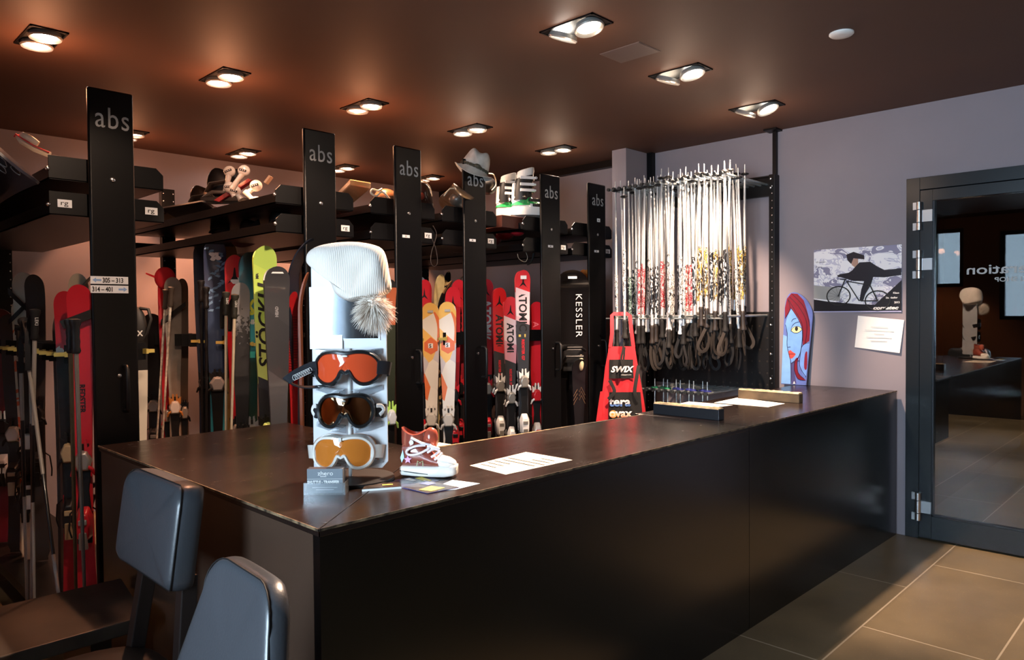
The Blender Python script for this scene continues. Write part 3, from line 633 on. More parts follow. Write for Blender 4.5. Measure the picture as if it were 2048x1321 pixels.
mG = ramp_mat('lime green ski topsheet', [(0, '4f6d3a'), (.5, '2f3136'), (.86, '3a3d44'), (.92, 'cfe07a'), (1.2, 'c6e66c'), (1.5, 'b7dd6a')], .3, .5)
t, L_ = ski(529, 493, dict(x=X2 - .01), .145, mG, 'bright lime green ski with big black STÖCKLI lettering', rz=-.35, bind=(mat('bright lime plastic', 'b9e48a', .3), PLASTIC), zt=.66, zh=.42, pair='back ski of the lime green pair')
up_text(t, 'STÖCKLI', .085, L_ - .64, x=.022, bold=.002, shear=.2, sx=1.3, L_=L_)
up_text(t, 'MADE', .018, L_ - .17, INK, x=-.034, L_=L_, y=ski_y(.9) - .002)
mD = ramp_mat('graphite ski topsheet', [(0, '2c2d30'), (.6, '4b4c50'), (.95, '34363a'), (1.25, '3a3c40')], .28, .8)
t, L_ = ski(553, 534, dict(x=X2 - .06), .15, mD, 'wide graphite ski standing nearest the goggle display in the row behind it', rz=-.35, bind=(LIME, LIME), zt=.62, zh=.36, pair='back ski of the graphite pair')
obj('tip_print', MB().prism([(-.03, .0), (.03, .0), (.024, .008), (-.024, .008)], .001, T((0, ski_y(.97) - .006, L_ - .035))), INKW, t); up_text(t, 'HEAD', .02, L_ - .25, GREYP, x=.004, L_=L_)
ski(573, 492, dict(x=X2 + .12), .07, mat('bronze brown ski tip', '6b5138', .35, metal=.3), 'brown curled ski tip behind the graphite ski', rz=1.2, bend=.12)
ski(592, 480, dict(x=X2 + .10), .12, mat('blue black ski', '1c2433', .3), 'tall blue-black ski partly hidden by the second locker panel', rz=.5, bend=.12, roll=-.02)
mGr = ramp_mat('red ribbed topsheet', [(0, '5a1218'), (1.6, '5a1218')], .4)
t, L_ = ski(584, 584, dict(x=X2 + .06), .065, mat('deep red ski', 'a81d24', .35), 'deep red ribbed ski between the graphite ski and the second panel', rz=-.2)
rb = MB()
for k in range(26): rb.box((0, ski_y(.7) - .002, L_ - .06 - k * .014), (.045, .002, .003))
obj('ribs', rb, mat('dark ribs', '5a1014', .5), t)
ski(600, 545, dict(x=X2 + .05), .06, mat('copper ski', '7c4a34', .35), 'copper coloured ski next to the left edge of the second locker panel', rz=.8)
# more at the far left of that row
t, L_ = ski(345, 555, dict(x=X2 + .04), .13, mat('pale grey wooden ski topsheet', '8d8378', .5, noise=.15, nscale=12), 'pale grey ski strapped to its pair, right of the red-capped one', rz=-.35, bind=(WHITE, mat('amber plastic', 'c98b4a', .3)), zt=.66, zh=.32, pair='back ski of the pale grey pair')
obj('strap', MB().loft([[(-.075, -.03, L_ - .32), (.075, -.03, L_ - .19), (.075, -.03, L_ - .16), (-.075, -.03, L_ - .28)], [(-.075, -.036, L_ - .32), (.075, -.036, L_ - .19), (.075, -.036, L_ - .16), (-.075, -.036, L_ - .28)]]), RUBBER, t)
t, L_ = ski(364, 558, dict(x=X2 + .10), .09, mat('brown ski side', '55402f', .4), 'dark brown ski edge right behind the pale grey ski', rz=-.35, bind=(SILVER, PLASTIC), zt=.62, zh=.28)
t, L_ = ski(329, 548, dict(x=X2 + .02), .11, mat('red ski with glossy top', 'b81c28', .3, coat=.5), 'red ski with a red cloth cap over its tip', rz=-.2, bind=(SILVER, REDP), zt=.6, zh=.3)
cp_ = MB().ball((0, -.02, L_ - .03), (.065, .035, .075), 14).loft([[(-.05, -.02, L_ - .02), (-.05, -.03, L_ - .035), (-.05, -.01, L_ - .035)], [(-.115, -.02, L_ + .005), (-.115, -.022, L_ - .006), (-.115, -.018, L_ - .006)]])
tag(obj('cloth_cap', cp_, mat('red cloth', 'd21f2c', .8), loc=t.location, rot=t.rotation_euler, smooth=True), 'red cloth cap with a peak pulled over a ski tip below the rear post', 'cap')
# --- right of the first panel
t, L_ = ski(276, 640, dict(x=1.27), .10, ramp_mat('white and black ski', [(0, 'd8cfc0'), (.35, '1c1a19'), (.5, 'cfc6b6'), (1.0, '1b1918')], .4), 'white and black ski half hidden by the right edge of the first locker panel', rz=-.3, bind=(WHITE, WHITE), zt=.55, zh=.3)
bgm = MB(); q = at(272, 655, x=1.24)
bgm.ball((0, 0, .0), (.05, .035, .10), 12).tube([(.01, 0, -.07), (.05, 0, -.03), (.072, 0, .04), (.06, 0, .085), (.02, 0, .09)], .008, 8)
bg_ = thing('ski_bag', 'black bag with a looped handle beside the right edge of the first locker panel', 'bag', q, rz=CAMZ)
obj('body', bgm, mat('black nylon', '1c1a19', .6), bg_, smooth=True); text('lettering', 'SWIX', .035, INKW, T((-.03, -.05, -.04)) @ Mx, bg_, bold=.001)
# --- first panel, left side
mW1 = ramp_mat('white and black banded ski', [(0, 'c8b49a'), (.42, '181514'), (.85, '1a1715'), (1.02, 'b9ab9a'), (1.06, '171413'), (1.09, 'b9ab9a'), (1.15, '1a1614'), (1.21, 'c4b7a6')], .4, .3)
t, L_ = ski(50, 546, dict(x=X1 + .02), .135, mW1, 'white ski with crossed black straps at the far left', rz=-.4, bind=(WHITE, PLASTIC), zt=.62, zh=.38)
st = MB()
for s in (-1, 1): st.loft([[(s * -.07, -.03, L_ - .08), (s * .07, -.03, L_ - .24), (s * .07, -.03, L_ - .27), (s * -.07, -.03, L_ - .11)], [(s * -.07, -.035, L_ - .08), (s * .07, -.035, L_ - .24), (s * .07, -.035, L_ - .27), (s * -.07, -.035, L_ - .11)]])
obj('strap', st, RUBBER, t); text('lettering', '24', .05, INKW, T((-.03, -.008, .26)) @ Mx, t, shear=.3, bold=.001)
t, L_ = ski(38, 600, dict(x=X1 + .02), .12, blotch_mat('cream ski with orange flames', ['c9b9a0', 'c9b9a0', 'd9622c', 'c4b299'], 7, .4, kind='noise'), 'cream ski with orange blotches on its tail at the far left', rz=-.4, bind=(PLASTIC, PLASTIC), zt=.5, zh=.3)
t.location.y -= .08
ski(70, 550, dict(x=X1 + .05), .11, mat('brown black ski', '2a211c', .4), 'dark ski right behind the strapped white ski at the far left', rz=-.4, bind=(DARKM, PLASTIC))
mRd = ramp_mat('red and black ski', [(0, 'a81c28'), (.5, '1d191a'), (1.10, 'c9c3ba'), (1.13, 'b81e2a')], .3, 0, lumps=.06, nscale=40)
ski(132, 583, dict(x=X1 - .02), .11, mRd, 'red ski with a white ragged band left of the first locker panel', rz=-.4, bind=(mat('tan plastic', 'b39a72', .4), PLASTIC), zt=.68, zh=.42)
ski(113, 576, dict(x=X1), .10, mat('dark grey ski', '3a3330', .4), 'dark grey ski tip at the left of the red ones', rz=1.0, bend=.1)
ski(139, 548, dict(x=X1 + .02), .10, mat('grey brown ski', '6a5d50', .4), 'grey-brown curled ski tip above the red ski', rz=1.2, bend=.1, bind=(DARKM, PLASTIC))
t, L_ = ski(160, 570, dict(x=X1 - .0), .12, mat('bright red ski', 'cf2330', .3, coat=.4), 'bright red ski touching the left edge of the first locker panel', rz=-.4, bind=(SILVER, REDP), zt=.66, zh=.4)
down_text(t, 'REDSTER', .03, .98, INK, x=-.01, L_=L_); obj('strap', MB().box((0, -.02, L_ - .14), (.14, .03, .035), Matrix.Rotation(-.4, 3, 'Y')), RUBBER, t)
ski(158, 548, dict(x=X1 + .06), .10, mat('pale beige ski', 'a99a82', .4), 'pale beige ski tip behind the bright red ski', rz=-.4)
# --- sixth panel: black snowboard and neighbours
def board_mesh(L_, w, th=.01, tip=.14, waist=.86, bend=.05, n=18):
    m = MB(); rings = []
    ts = sorted(set([k / 40 for k in range(41)] + [.003, .01, .99, .997, .9995, .0005]))
    for tt in ts:
        z = tt * L_; e = min(z, L_ - z); h = w / 2 * (waist + (1 - waist) * (2 * tt - 1) ** 2)
        if e < tip: h *= max(0.0, 1 - ((tip - e) / tip) ** 2.4) ** .5
        h = max(h, .003); y = -bend * (max(0, (tip * 1.3 - e) / (tip * 1.3)) ** 2)
        rings.append([Vector(p) for p in ((-h, y, z), (h, y, z), (h, y + th, z), (-h, y + th, z))])
    return m.loft(rings)
q = at(1143, 541, x=X6 - .02); sb = thing('snowboard', 'large black snowboard with white KESSLER lettering between the fifth and sixth panels', 'snowboard', (q.x, q.y, .14), -.72)
Lb = q.z - .14
obj('board', board_mesh(Lb, .27), mat('black gloss topsheet', '0d0c0e', .2, coat=.5), sb, smooth=True)
text('lettering', 'KESSLER', .068, INKW, T((.028, -.014, Lb - .17)) @ frame((0, 0, 0), (0, 0, -1), (1, 0, 0)), sb, sx=1.15, bold=-.0005, spacing=1.15)
obj('sticker', MB().box((.0, -.045, Lb - .055), (.065, .001, .018)), mlab, sb)
bd = MB(); bd.box((0, -.03, Lb * .58), (.15, .05, .16)).tube([(-.09, -.04, Lb * .58 - .05), (-.06, -.12, Lb * .6), (.06, -.12, Lb * .6), (.09, -.04, Lb * .58 - .05)], .012, 8).tube([(-.09, -.04, Lb * .58 + .07), (-.05, -.12, Lb * .64), (.05, -.12, Lb * .64), (.09, -.04, Lb * .58 + .07)], .012, 8)
bo = obj('binding', bd, PLASTIC, sb, bevel=.004)
obj('highback', MB().ball((.05, -.10, Lb * .57), (.02, .03, .06), 12), mat('cream padding', 'c9b896', .5), bo, smooth=True)
q = at(1160, 541, x=X6 + .14)
ski(1163, 540, dict(x=X6 + .12), .10, mat('orange ski tip', 'd9803c', .4), 'orange ski tip right behind the black snowboard', rz=-.5)
ski(1171, 540, dict(x=X6 + .14), .10, MATS['orange ski tip'], 'orange ski tip touching the left edge of the rightmost locker panel', rz=-.5)
t, L_ = ski(1157, 718, dict(x=X6 - .06), .13, mat('black ski with faint mountain print', '17161a', .3), 'short black ski with a thin mountain print beside the rightmost panel', rz=-.5, bind=(WHITE, PLASTIC), zt=.3, zh=.15)
mtn = MB()
for k in range(3):
    z = L_ - .22 - k * .03
    mtn.tube([(-.045, -.012, z - .05), (-.015, -.012, z), (.0, -.012, z - .02), (.015, -.012, z + .015), (.045, -.012, z - .045)], .0012, 4)
obj('mountain_print', mtn, mat('bronze print', '8a6a50', .4), t)
# fillers that the gaps show deeper in the rows
BK = [mat('anthracite ski', '222326', .35), mat('dark blue ski', '1d2740', .35), mat('maroon ski', '5e1520', .35), mat('graphite grey ski', '4a4b4f', .35), mat('dull white ski', 'a8a29a', .4)]
DL = [(X1, 4.65, 0), (X1, 4.9, 2), (X1 + .0, 5.15, 3), (X4 + .1, 4.4, 2), (X4 + .1, 4.6, 3), (X4 + .1, 4.8, 0), (X5 - .02, 4.42, 2), (X5 - .02, 4.62, 1), (X5, 4.85, 4), (X6 - .02, 4.0, 0), (X6, 4.3, 3), (X6, 4.6, 2), (X2 + .04, 5.35, 0), (3.28, 3.72, 2), (3.28, 3.95, 0), (3.3, 4.25, 4), (2.75, 3.9, 0), (2.75, 4.2, 2), (X6 + .1, 4.8, 2)]
NM = ['anthracite', 'dark blue', 'maroon', 'graphite grey', 'dull white']
for k, (x, y, c) in enumerate(DL):
    L_ = 1.28 + .03 * (k % 4)
    t = thing('ski', NM[c] + ' ski standing deep in the locker rows behind the front pairs', 'ski', (x, y, ZB), 0, 'skis deep in the locker rows, ' + NM[c], rot=(0, 0, -.5))
    obj('ski_body', ski_mesh(L_, .115), BK[c], t, smooth=True); binding(t, L_ * .5, L_ * .33, .115, (SILVER, DARKM)[k % 2], (PLASTIC, WHITE, REDP)[k % 3])

# ================================================================== ITEMS ON THE TRAYS
def catmull(P, n=4, closed=True):
    out = []; N_ = len(P)
    for i in range(N_ if closed else N_ - 1):
        p0, p1, p2, p3 = (P[(i - 1) % N_], P[i], P[(i + 1) % N_], P[(i + 2) % N_]) if closed else (P[max(i - 1, 0)], P[i], P[i + 1], P[min(i + 2, N_ - 1)])
        for k in range(n):
            t = k / n
            out.append(tuple(.5 * ((2 * b) + (-a + c) * t + (2 * a - 5 * b + 4 * c - d) * t * t + (-a + 3 * b - 3 * c + d) * t ** 3) for a, b, c, d in zip(p0, p1, p2, p3)))
    if not closed: out.append(P[-1])
    return out
def pillow(poly, depth, c=None, n=7, e=1.0, M=None, lump=0.0, seed=1):
    """closed cushion whose outline (x,z) is poly, bulging along y"""
    rn = random.Random(seed); ph = [rn.uniform(0, 6.28) for _ in range(6)]
    if c is None: c = (sum(p[0] for p in poly) / len(poly), sum(p[1] for p in poly) / len(poly))
    rings = []
    for i in range(-n, n + 1):
        a = i / n * PI / 2 * .985; sc = math.cos(a) ** e; y = math.sin(a) * depth
        r = []
        for j, (x, z) in enumerate(poly):
            X = c[0] + (x - c[0]) * sc; Z = c[1] + (z - c[1]) * sc
            yy = y + lump * math.cos(a) * 0 + lump * math.sin(a) * (math.sin(X * 40 + Z * 22 + ph[0]) + .6 * math.sin(X * 75 - Z * 50 + ph[1]))
            r.append(Vector((X, yy, Z)))
        rings.append([M @ p for p in r] if M else r)
    return MB().loft(rings)
def lie_board(name, label, p0, p1, w, m, textstr=None, tcol=INKG, cat='snowboard', roll=0, z0=0, tsize=.07):
    """a board lying from p0 to p1"""
    p0 = Vector(p0); p1 = Vector(p1); L_ = (p1 - p0).length
    t = thing(name, label, cat, p0); t.rotation_mode = 'QUATERNION'
    z = (p1 - p0).normalized(); y = Vector((0, 0, 1)) ; x = y.cross(z).normalized(); y = z.cross(x)
    if roll: q = Matrix.Rotation(roll, 3, z); x = q @ x; y = q @ y
    t.rotation_quaternion = Matrix((x, y, z)).transposed().to_quaternion()
    obj('board', board_mesh(L_, w), m, t, smooth=True)
    if textstr: text('lettering', textstr, tsize, tcol, T((tsize * .3, -.004, .15)) @ frame((0, 0, 0), (0, 0, 1), (-1, 0, 0)), t, shear=.2, sx=1.4)
    return t
# snowboard on the leftmost tray, its tip towards the sales floor
q = at(60, 345, x=.72)
b1 = lie_board('snowboard', 'dark snowboard with pale scribbled graphics lying on the trays at the upper left', (.66, 3.22, 2.02), (.68, 4.5, 2.0), .30, mat('slate board base', '2c2c38', .3, coat=.3), None, roll=.75)
sc = MB()
for k, (x, z, r_) in enumerate(((.05, .16, .022), (.0, .22, .03), (-.06, .18, .02), (-.02, .30, .026))):
    sc.tube([(x + r_ * math.cos(a) * (1 + .2 * math.sin(3 * a)), -.006, z + r_ * 1.4 * math.sin(a)) for a in [u * PI / 6 for u in range(11)]], .0018, 4)
obj('scribble', sc, INKG, b1)
b1b = lie_board('snowboard', 'dark green board below the scribbled snowboard at the left edge', (.62, 3.9, 1.93), (.6, 4.9, 1.92), .26, mat('dark green base', '12402e', .3), None)
lp = MB(); q = at(70, 290, x=.80)
lp.tube([(.10, .0, -.06), (.0, 0, -.02), (-.09, 0, .035), (-.11, .0, .06), (-.08, 0, .075), (-.03, 0, .05), (.02, 0, .01)], .014, 8, flat=(.022, .008, (0, 1, 0)))
lpt = thing('glove_strap', 'looped white strap with red edges lying above the scribbled snowboard', 'strap', (q.x, q.y, q.z - .005), rz=CAMZ); lpt.scale = (.62, .62, .62)
obj('loop', lp, mat('orange white strap', 'f0d6b8', .5), lpt, smooth=True); obj('edge_piping', MB().tube([(.10, -.012, -.045), (.0, -.012, 0), (-.09, -.012, .057), (-.118, -.012, .078), (-.13, -.012, .06)], .005, 6), REDP, lpt, smooth=True)
# long board on the second cart, bindings and white knobs over it
b2 = lie_board('snowboard', 'long snowboard with a tan tip lying on the upper tray behind the white bindings', (1.85, 5.40, 2.075), (1.90, 4.2, 2.03), .17, ramp_mat('tan tip black board', [(0, 'a98a62'), (.45, '1b1817')], .35), None, roll=-.45)
text('lettering', 'NITRO', .09, INK, T((-.02, -.006, .12)) @ frame((0, 0, 0), (0, 0, 1), (-1, 0, 0)), b2, shear=.3, sx=1.3)
def bind_set(px, py, label, s, m, rz=CAMZ, x=2.0):
    q = at(px, py, x=x); t = thing('snowboard_binding', label, 'binding', (q.x, q.y, q.z), rz)
    obj('highback', pillow(catmull([(-.08 * s, 0), (-.10 * s, .09 * s), (-.05 * s, .16 * s), (.05 * s, .13 * s), (.09 * s, .15 * s), (.10 * s, .04 * s), (.03 * s, -.03 * s)]), .03 * s), m, t, smooth=True)
    obj('strap', MB().tube([(-.09 * s, -.02, .01), (-.04 * s, -.08 * s, .05 * s), (.04 * s, -.08 * s, .06 * s), (.09 * s, -.02, .04)], .012 * s, 8, flat=(.02 * s, .006 * s, None)).tube([(-.12 * s, -.02, -.03), (-.04 * s, -.07 * s, .0), (.05 * s, -.06 * s, .0)], .012 * s, 8), mat('grey strap', '6f6a66', .4, metal=.3), t, smooth=True)
    obj('base_plate', MB().box((0, 0, -.04 * s), (.24 * s, .12 * s, .03 * s)), m, t, bevel=.004)
bind_set(404, 408, 'dark chrome binding at the far end of the upper tray, left of the black one', .75, mat('smoke chrome', '5b5048', .25, metal=.8), x=2.0)
bind_set(447, 388, 'black binding lying between the dark chrome one and the white knobs', 1.0, PLASTIC, x=2.0)
tag(obj('ski_tail', MB().prism([(-.11, -.02), (.10, .11), (.12, .10), (-.08, -.03)], .05), REDP, loc=at(467, 395, x=2.02), rot=(0, 0, CAMZ)), 'red and white ski tail sticking up between the black binding and the white knobs', 'ski')
KN = [(459, 343, -.35, 455, 385), (488, 342, .3, 473, 382), (459, 375, 0, 466, 392), (470, 383, .3, 478, 398), (512, 372, -.3, 500, 392), (512, 405, .5, 497, 388)]
mglow = mat('gloss white shell', 'f4f4ee', .12, coat=1, spec=.8)
for k, (px, py, a, sx_, sy_) in enumerate(KN):
    q = at(px, py, x=1.98 - .012 * (k % 3)); q2 = at(sx_, sy_, x=1.98 - .012 * (k % 3)); n_ = Vector((math.sin(YAW), -math.cos(YAW), 0))
    dx = (q2 - q).dot(n_); dz = q2.z - q.z
    t = thing('binding_knob', ['upper left', 'upper right', 'middle left', 'middle centre', 'middle right', 'lowest right'][k] + ' of the six glaring white knobs with slotted black bars on the upper tray', 'knob', q, CAMZ, 'white binding knobs')
    obj('shell', MB().ball((0, 0, 0), (.036, .024, .034), 14), mglow, t, smooth=True)
    obj('stem', MB().tube([(0, 0, -.01), (dx * .5, 0, dz * .5), (dx, 0, dz)], [.02, .014, .02], 10), mglow, t, smooth=True)
    obj('slotted_bar', MB().box((0, -.022, 0), (.042, .006, .013), Matrix.Rotation(a, 3, 'Y')), INK, t, bevel=.002)
    obj('bar_holes', MB().box((-.012, -.0255, -a * -.012 if False else .0), (.006, .002, .005)).box((.0, -.0255, 0), (.006, .002, .005)).box((.012, -.0255, 0), (.006, .002, .005)).xform(Matrix.Rotation(a, 4, 'Y')), mlab, t)
# box end and light board over the right end of cart 2's trays
q = at(537, 360, x=2.05); tag(obj('wax_plate', MB().box((0, 0, 0), (.05, .05, .012), None).xform(RY(-.9)), mat('beige plate', 'b9a58e', .4), loc=q, rot=(0, 0, CAMZ)), 'small tilted beige plate at the right end of the upper tray by the second panel', 'plate')
q0 = at(742, 372, y=3.7); q1 = at(668, 395, y=4.3)
tb = thing('snowboard', 'board with a glowing cream square end above the trays right of the second panel', 'snowboard', (2.5, 3.62, 2.165)); 
bm_ = MB(); A = at(742, 366, y=3.6); B_ = at(700, 360, y=3.85); C_ = at(668, 396, y=4.5)
bx = MB(); V0, V1, V2 = at(700, 358, y=3.75), at(742, 365, y=3.55), at(660, 398, y=4.35); V3 = V2 + (V1 - V0)
bx.loft([[V0, V1, V3, V2], [p - Vector((0, 0, .035)) for p in (V0, V1, V3, V2)]]); tb.location = (0, 0, 0)
obj('board', bx, ramp_mat('cream to brown board', [(0, '5a4330'), (2.0, '5a4330')], .4) if False else mat('pale varnished board', 'b49a70', .25, coat=.6, noise=.2, nscale=6), tb, bevel=.006)
text('lettering', 'GF', .08, INK, T(at(690, 392, y=3.95)) @ frame((0, 0, 0), (1, 0, 0), (0, 0, 1)), tb)
def wire(name, pts, r, m, label, cat): return tag(obj(name, MB().tube(catmull(pts, 5, False), r, 8), m, smooth=True), label, cat)
mcord = mat('glossy cream cord', 'f0e4c8', .25, coat=.6)
wire('cord_loop', [at(x, y, y=3.5) for x, y in ((782, 402), (765, 384), (752, 392), (742, 386), (745, 379), (756, 382), (764, 378))], .006, mcord, 'glaring looped cream cord on the tray end left of the third panel', 'cord')
tag(obj('helmet', MB().ball((0, 0, 0), (.075, .07, .06), 16), mat('brown helmet shell', '6a4f38', .3, coat=.5), loc=at(772, 398, y=3.62), smooth=True), 'brown rounded shell behind the cream cord left of the third panel', 'helmet')
tag(obj('red_star', MB().prism([(.045 * (1 if k % 2 == 0 else .45) * math.sin(k * PI / 5), .045 * (1 if k % 2 == 0 else .45) * math.cos(k * PI / 5)) for k in range(10)], .03), REDP, loc=at(672, 415, y=3.55), rot=(0, 0, CAMZ)), 'red star shaped ornament on the tray right of the second panel', 'ornament')
hm = thing('boot', 'dark boot with a curved pale rim standing right of the third panel', 'boot', at(848, 405, y=3.55), CAMZ)
obj('shell', pillow(catmull([(-.05, -.04), (-.055, .07), (-.02, .12), (.03, .10), (.05, .03), (.05, -.04)]), .05), mat('dark maroon plastic', '2b1a1a', .3, coat=.4), hm, smooth=True)
obj('rim', MB().tube(catmull([(-.05, -.03, .125), (.0, -.04, .125), (.04, -.04, .09), (.055, -.04, .03)], 4, False), .004, 6), mcord, hm, smooth=True)
obj('badge', MB().ball((-.01, -.05, .03), (.02, .008, .022), 10), mat('brown badge', '8a3a2a', .4), hm, smooth=True)
b4 = lie_board('snowboard', 'brown board leaning over the tray end left of the fourth panel', at(895, 408, y=4.1), at(932, 378, y=3.2), .16, mat('brown clear board', '7c6244', .3, coat=.5, noise=.2, nscale=8), None, roll=-.6)
wire('cord_loop', [at(x, y, y=3.45) for x, y in ((888, 392), (900, 378), (915, 379), (922, 386))], .004, mcord, 'thin cream loop over the brown board left of the fourth panel', 'cord')
wire('cord', [at(x, y, y=3.42) for x, y in ((866, 452), (873, 470), (863, 505), (862, 526), (869, 533), (875, 525), (872, 500), (864, 478))], .0022, mat('thin dark cord', '3a2f2a', .6), 'thin dark cord hanging in a loop below the trays right of the third panel', 'cord')
wire('cord', [at(x, y, y=3.5) for x, y in ((1035, 508), (1038, 518), (1050, 524), (1055, 516), (1052, 505))], .002, mat('thin pale cord', 'a9a090', .5), 'thin pale strap loop hanging below the trays left of the fifth panel', 'cord')
wire('strap_end', [at(x, y, y=3.5) for x, y in ((1068, 504), (1065, 518), (1060, 526), (1055, 529))], .008, RUBBER, 'thick black strap end hanging below the lower tray left of the fifth panel', 'strap')
# bag and cords left of the white boots
tb2 = thing('helmet', 'black helmet with pale cords right behind the felt hat', 'helmet', at(975, 372, y=3.6), CAMZ)
obj('shell', MB().ball((0, 0, .0), (.065, .06, .06), 16), PLASTIC, tb2, smooth=True); obj('cord', MB().tube(catmull([(.01, -.07, .07), (.045, -.07, .06), (.06, -.06, .0), (.03, -.06, -.04)], 4, False), .004, 6), mcord, tb2, smooth=True)
tag(obj('helmet', MB().ball((0, 0, 0), (.07, .06, .05), 14), mat('dull grey shell', '4a4640', .35, coat=.4), loc=at(918, 400, y=3.6), smooth=True), 'grey rounded helmet on the tray end left of the fourth panel', 'helmet')
# boxes and red shells in the lower trays
for px, py, y, s, c, lb in ((1010, 468, 3.7, .06, 'a31f28', 'red shell in the lower tray left of the fifth panel'), (1035, 462, 3.6, .05, 'b8262e', 'red shell next to another one under the white ski boots'), (985, 480, 3.9, .06, '8d1b22', 'dark red shell in the lower tray right of the fourth panel'), (590, 410, 4.0, .06, 'a5525e', 'pink shell peeking out over the lower tray left of the second panel')):
    tag(obj('toy_helmet', MB().ball((0, 0, 0), (s * 1.2, s, s * .75), 14), mat('shell ' + c, c, .3, coat=.4), loc=at(px, py, y=y), smooth=True), lb, 'helmet')
for k, (px, py, y) in enumerate(((560, 455, 4.1), (500, 470, 4.4), (440, 470, 4.8))):
    bind_set(px, py, ['black strap binding in the lower tray nearest the second panel', 'black strap binding in the middle of the lower tray', 'black strap binding at the far end of the lower tray'][k], .6, PLASTIC, x=2.0)
lie_board('snowboard', 'dark board with a thin pink edge in the lower tray of the second locker', at(480, 478, x=1.95), at(590, 452, x=1.98), .2, mat('dark board pink', '4a2634', .35), None)
# --- ski boots
def ski_boot(px, py, y, label, rz, s=1.0):
    q = at(px, py, y=y); t = thing('ski_boot', label, 'ski boot', (q.x, q.y, 2.052), rz, 'white, black and green ski boots')
    t.scale = (s, s, s)
    def ring(cx, cy, cz, rx, ry, tilt=0, n=20): return [Vector((cx + rx * math.cos(a), cy + ry * math.sin(a), cz + tilt * math.cos(a) * rx)) for a in [k / n * 2 * PI for k in range(n)]]
    obj('sole', MB().loft([ring(.03, 0, z, .14, .042) for z in (0, .022)]), mat('dark grey sole', '4c4a48', .5), t, smooth=True)
    obj('lower_shell', MB().loft([ring(.03, 0, .02, .135, .05), ring(.03, 0, .06, .135, .055), ring(.02, 0, .09, .12, .055, -.15), ring(-.02, 0, .125, .08, .052, -.2), ring(-.03, 0, .16, .062, .05)]), mat('white shell plastic', 'e9ebe8', .25, coat=.5), t, smooth=True)
    obj('cuff', MB().loft([ring(-.03, 0, .12, .068, .057), ring(-.025, 0, .18, .068, .06, .1), ring(-.015, 0, .25, .066, .06, .2), ring(-.008, 0, .285, .062, .058, .25)]), PLASTIC, t, smooth=True)
    obj('liner', MB().loft([ring(-.008, 0, .27, .058, .052, .2), ring(-.002, 0, .31, .062, .055, .3), ring(.0, 0, .335, .058, .05, .3), ring(.0, 0, .34, .045, .038, .3)]), mat('white liner', 'dedfdc', .5), t, smooth=True)
    obj('spine', MB().box((-.097, 0, .17), (.018, .04, .13)), WHITE, t, bevel=.005, rot=(0, .05, 0))
    obj('green_panel', MB().loft([ring(.01, 0, .085, .118, .0545), ring(.0, 0, .115, .092, .056), ring(-.025, 0, .14, .070, .053)]), GREEN, t, smooth=True)
    for k, z in enumerate((.27, .225, .185, .12, .085)):
        x0 = -.02 if k < 3 else .03 + .03 * (k - 3); w_ = .1 if k < 3 else .07
        obj('buckle', MB().box((x0 + .01, -.063, z), (w_, .012, .02)).box((x0 + .06, -.05, z + .0), (.03, .03, .014)), WHITE if k < 3 else DARKM, t, bevel=.003, rot=(0, .2 if k < 3 else .5, 0) if False else None)
        obj('strap', MB().tube([(x0 - .03, -.062, z), (x0 + .05, -.058, z - .004), (x0 + .075, -.02, z - .006), (x0 + .075, .03, z - .006)], .01, 8, flat=(.003, .01, None)), PLASTIC, t, smooth=True)
    text('lettering', 'HEAD', .024, INKW, T((.0, -.066, .262)) @ Mx, t, bold=.0006)
    obj('pivot', MB().lathe([(.0, .0), (.012, 0), (.012, .006), (.004, .008)], 14, T((-.03, -.062, .14)) @ RX(PI / 2)), CHROME, t, smooth=True)
bs = thing('wooden_board', 'reddish brown board across the trays under the white ski boots', 'board', (3.68, 3.62, 2.01)); obj('board', MB().box((0, 0, 0), (.46, .30, .082)), mat('red brown board', '5a2c22', .5, noise=.2, nscale=8), bs, bevel=.003)
ski_boot(1018, 440, 3.62, 'left white ski boot with a plain black cuff on the tray beside the fourth panel', -.35, .93)
ski_boot(1052, 432, 3.50, 'right white and green ski boot with white buckles, touching the fifth panel', -.5, 1.0)
# --- grey felt hat on the fourth panel
ht = thing('felt_hat', 'worn grey felt hat with a dark twisted cord hung on the fourth locker panel', 'hat', (3.125, 3.36, 2.335), CAMZ + .15, rot=(0, .42, CAMZ))
P = catmull([(-.085, -.06), (-.075, .03), (-.05, .075), (.0, .062), (.04, .078), (.075, .03), (.085, -.055), (.0, -.075)])
obj('crown', pillow(P, .06, lump=.004), mat('grey felt', 'a8a8a2', .9, noise=.18, nscale=18), ht, smooth=True)
br_ = MB(); rr_ = []
for sc_, z in ((1.0, -.045), (1.25, -.065), (1.5, -.072), (1.48, -.076), (1.0, -.052)):
    rr_.append([Vector((.085 * sc_ * math.cos(a), .06 * sc_ * math.sin(a) * 1.15, z + .02 * math.cos(2 * a) * (sc_ - 1) * 2)) for a in [k / 28 * 2 * PI for k in range(28)]])
br_.loft(rr_, cap=False); obj('brim', br_, MATS['grey felt'], ht, smooth=True)
cd = MB()
for ph in (0, PI):
    cd.tube([(.0895 * math.cos(a), .068 * math.sin(a) - .002 + .003 * math.sin(12 * a + ph), -.035 + .005 * math.cos(12 * a + ph)) for a in [k / 60 * 2 * PI for k in range(61)]], .005, 6)
cd.ball((.02, -.075, -.03), (.02, .008, .012), 10)
obj('hat_cord', cd, mat('dark olive cord', '3a3c30', .7), ht, smooth=True)

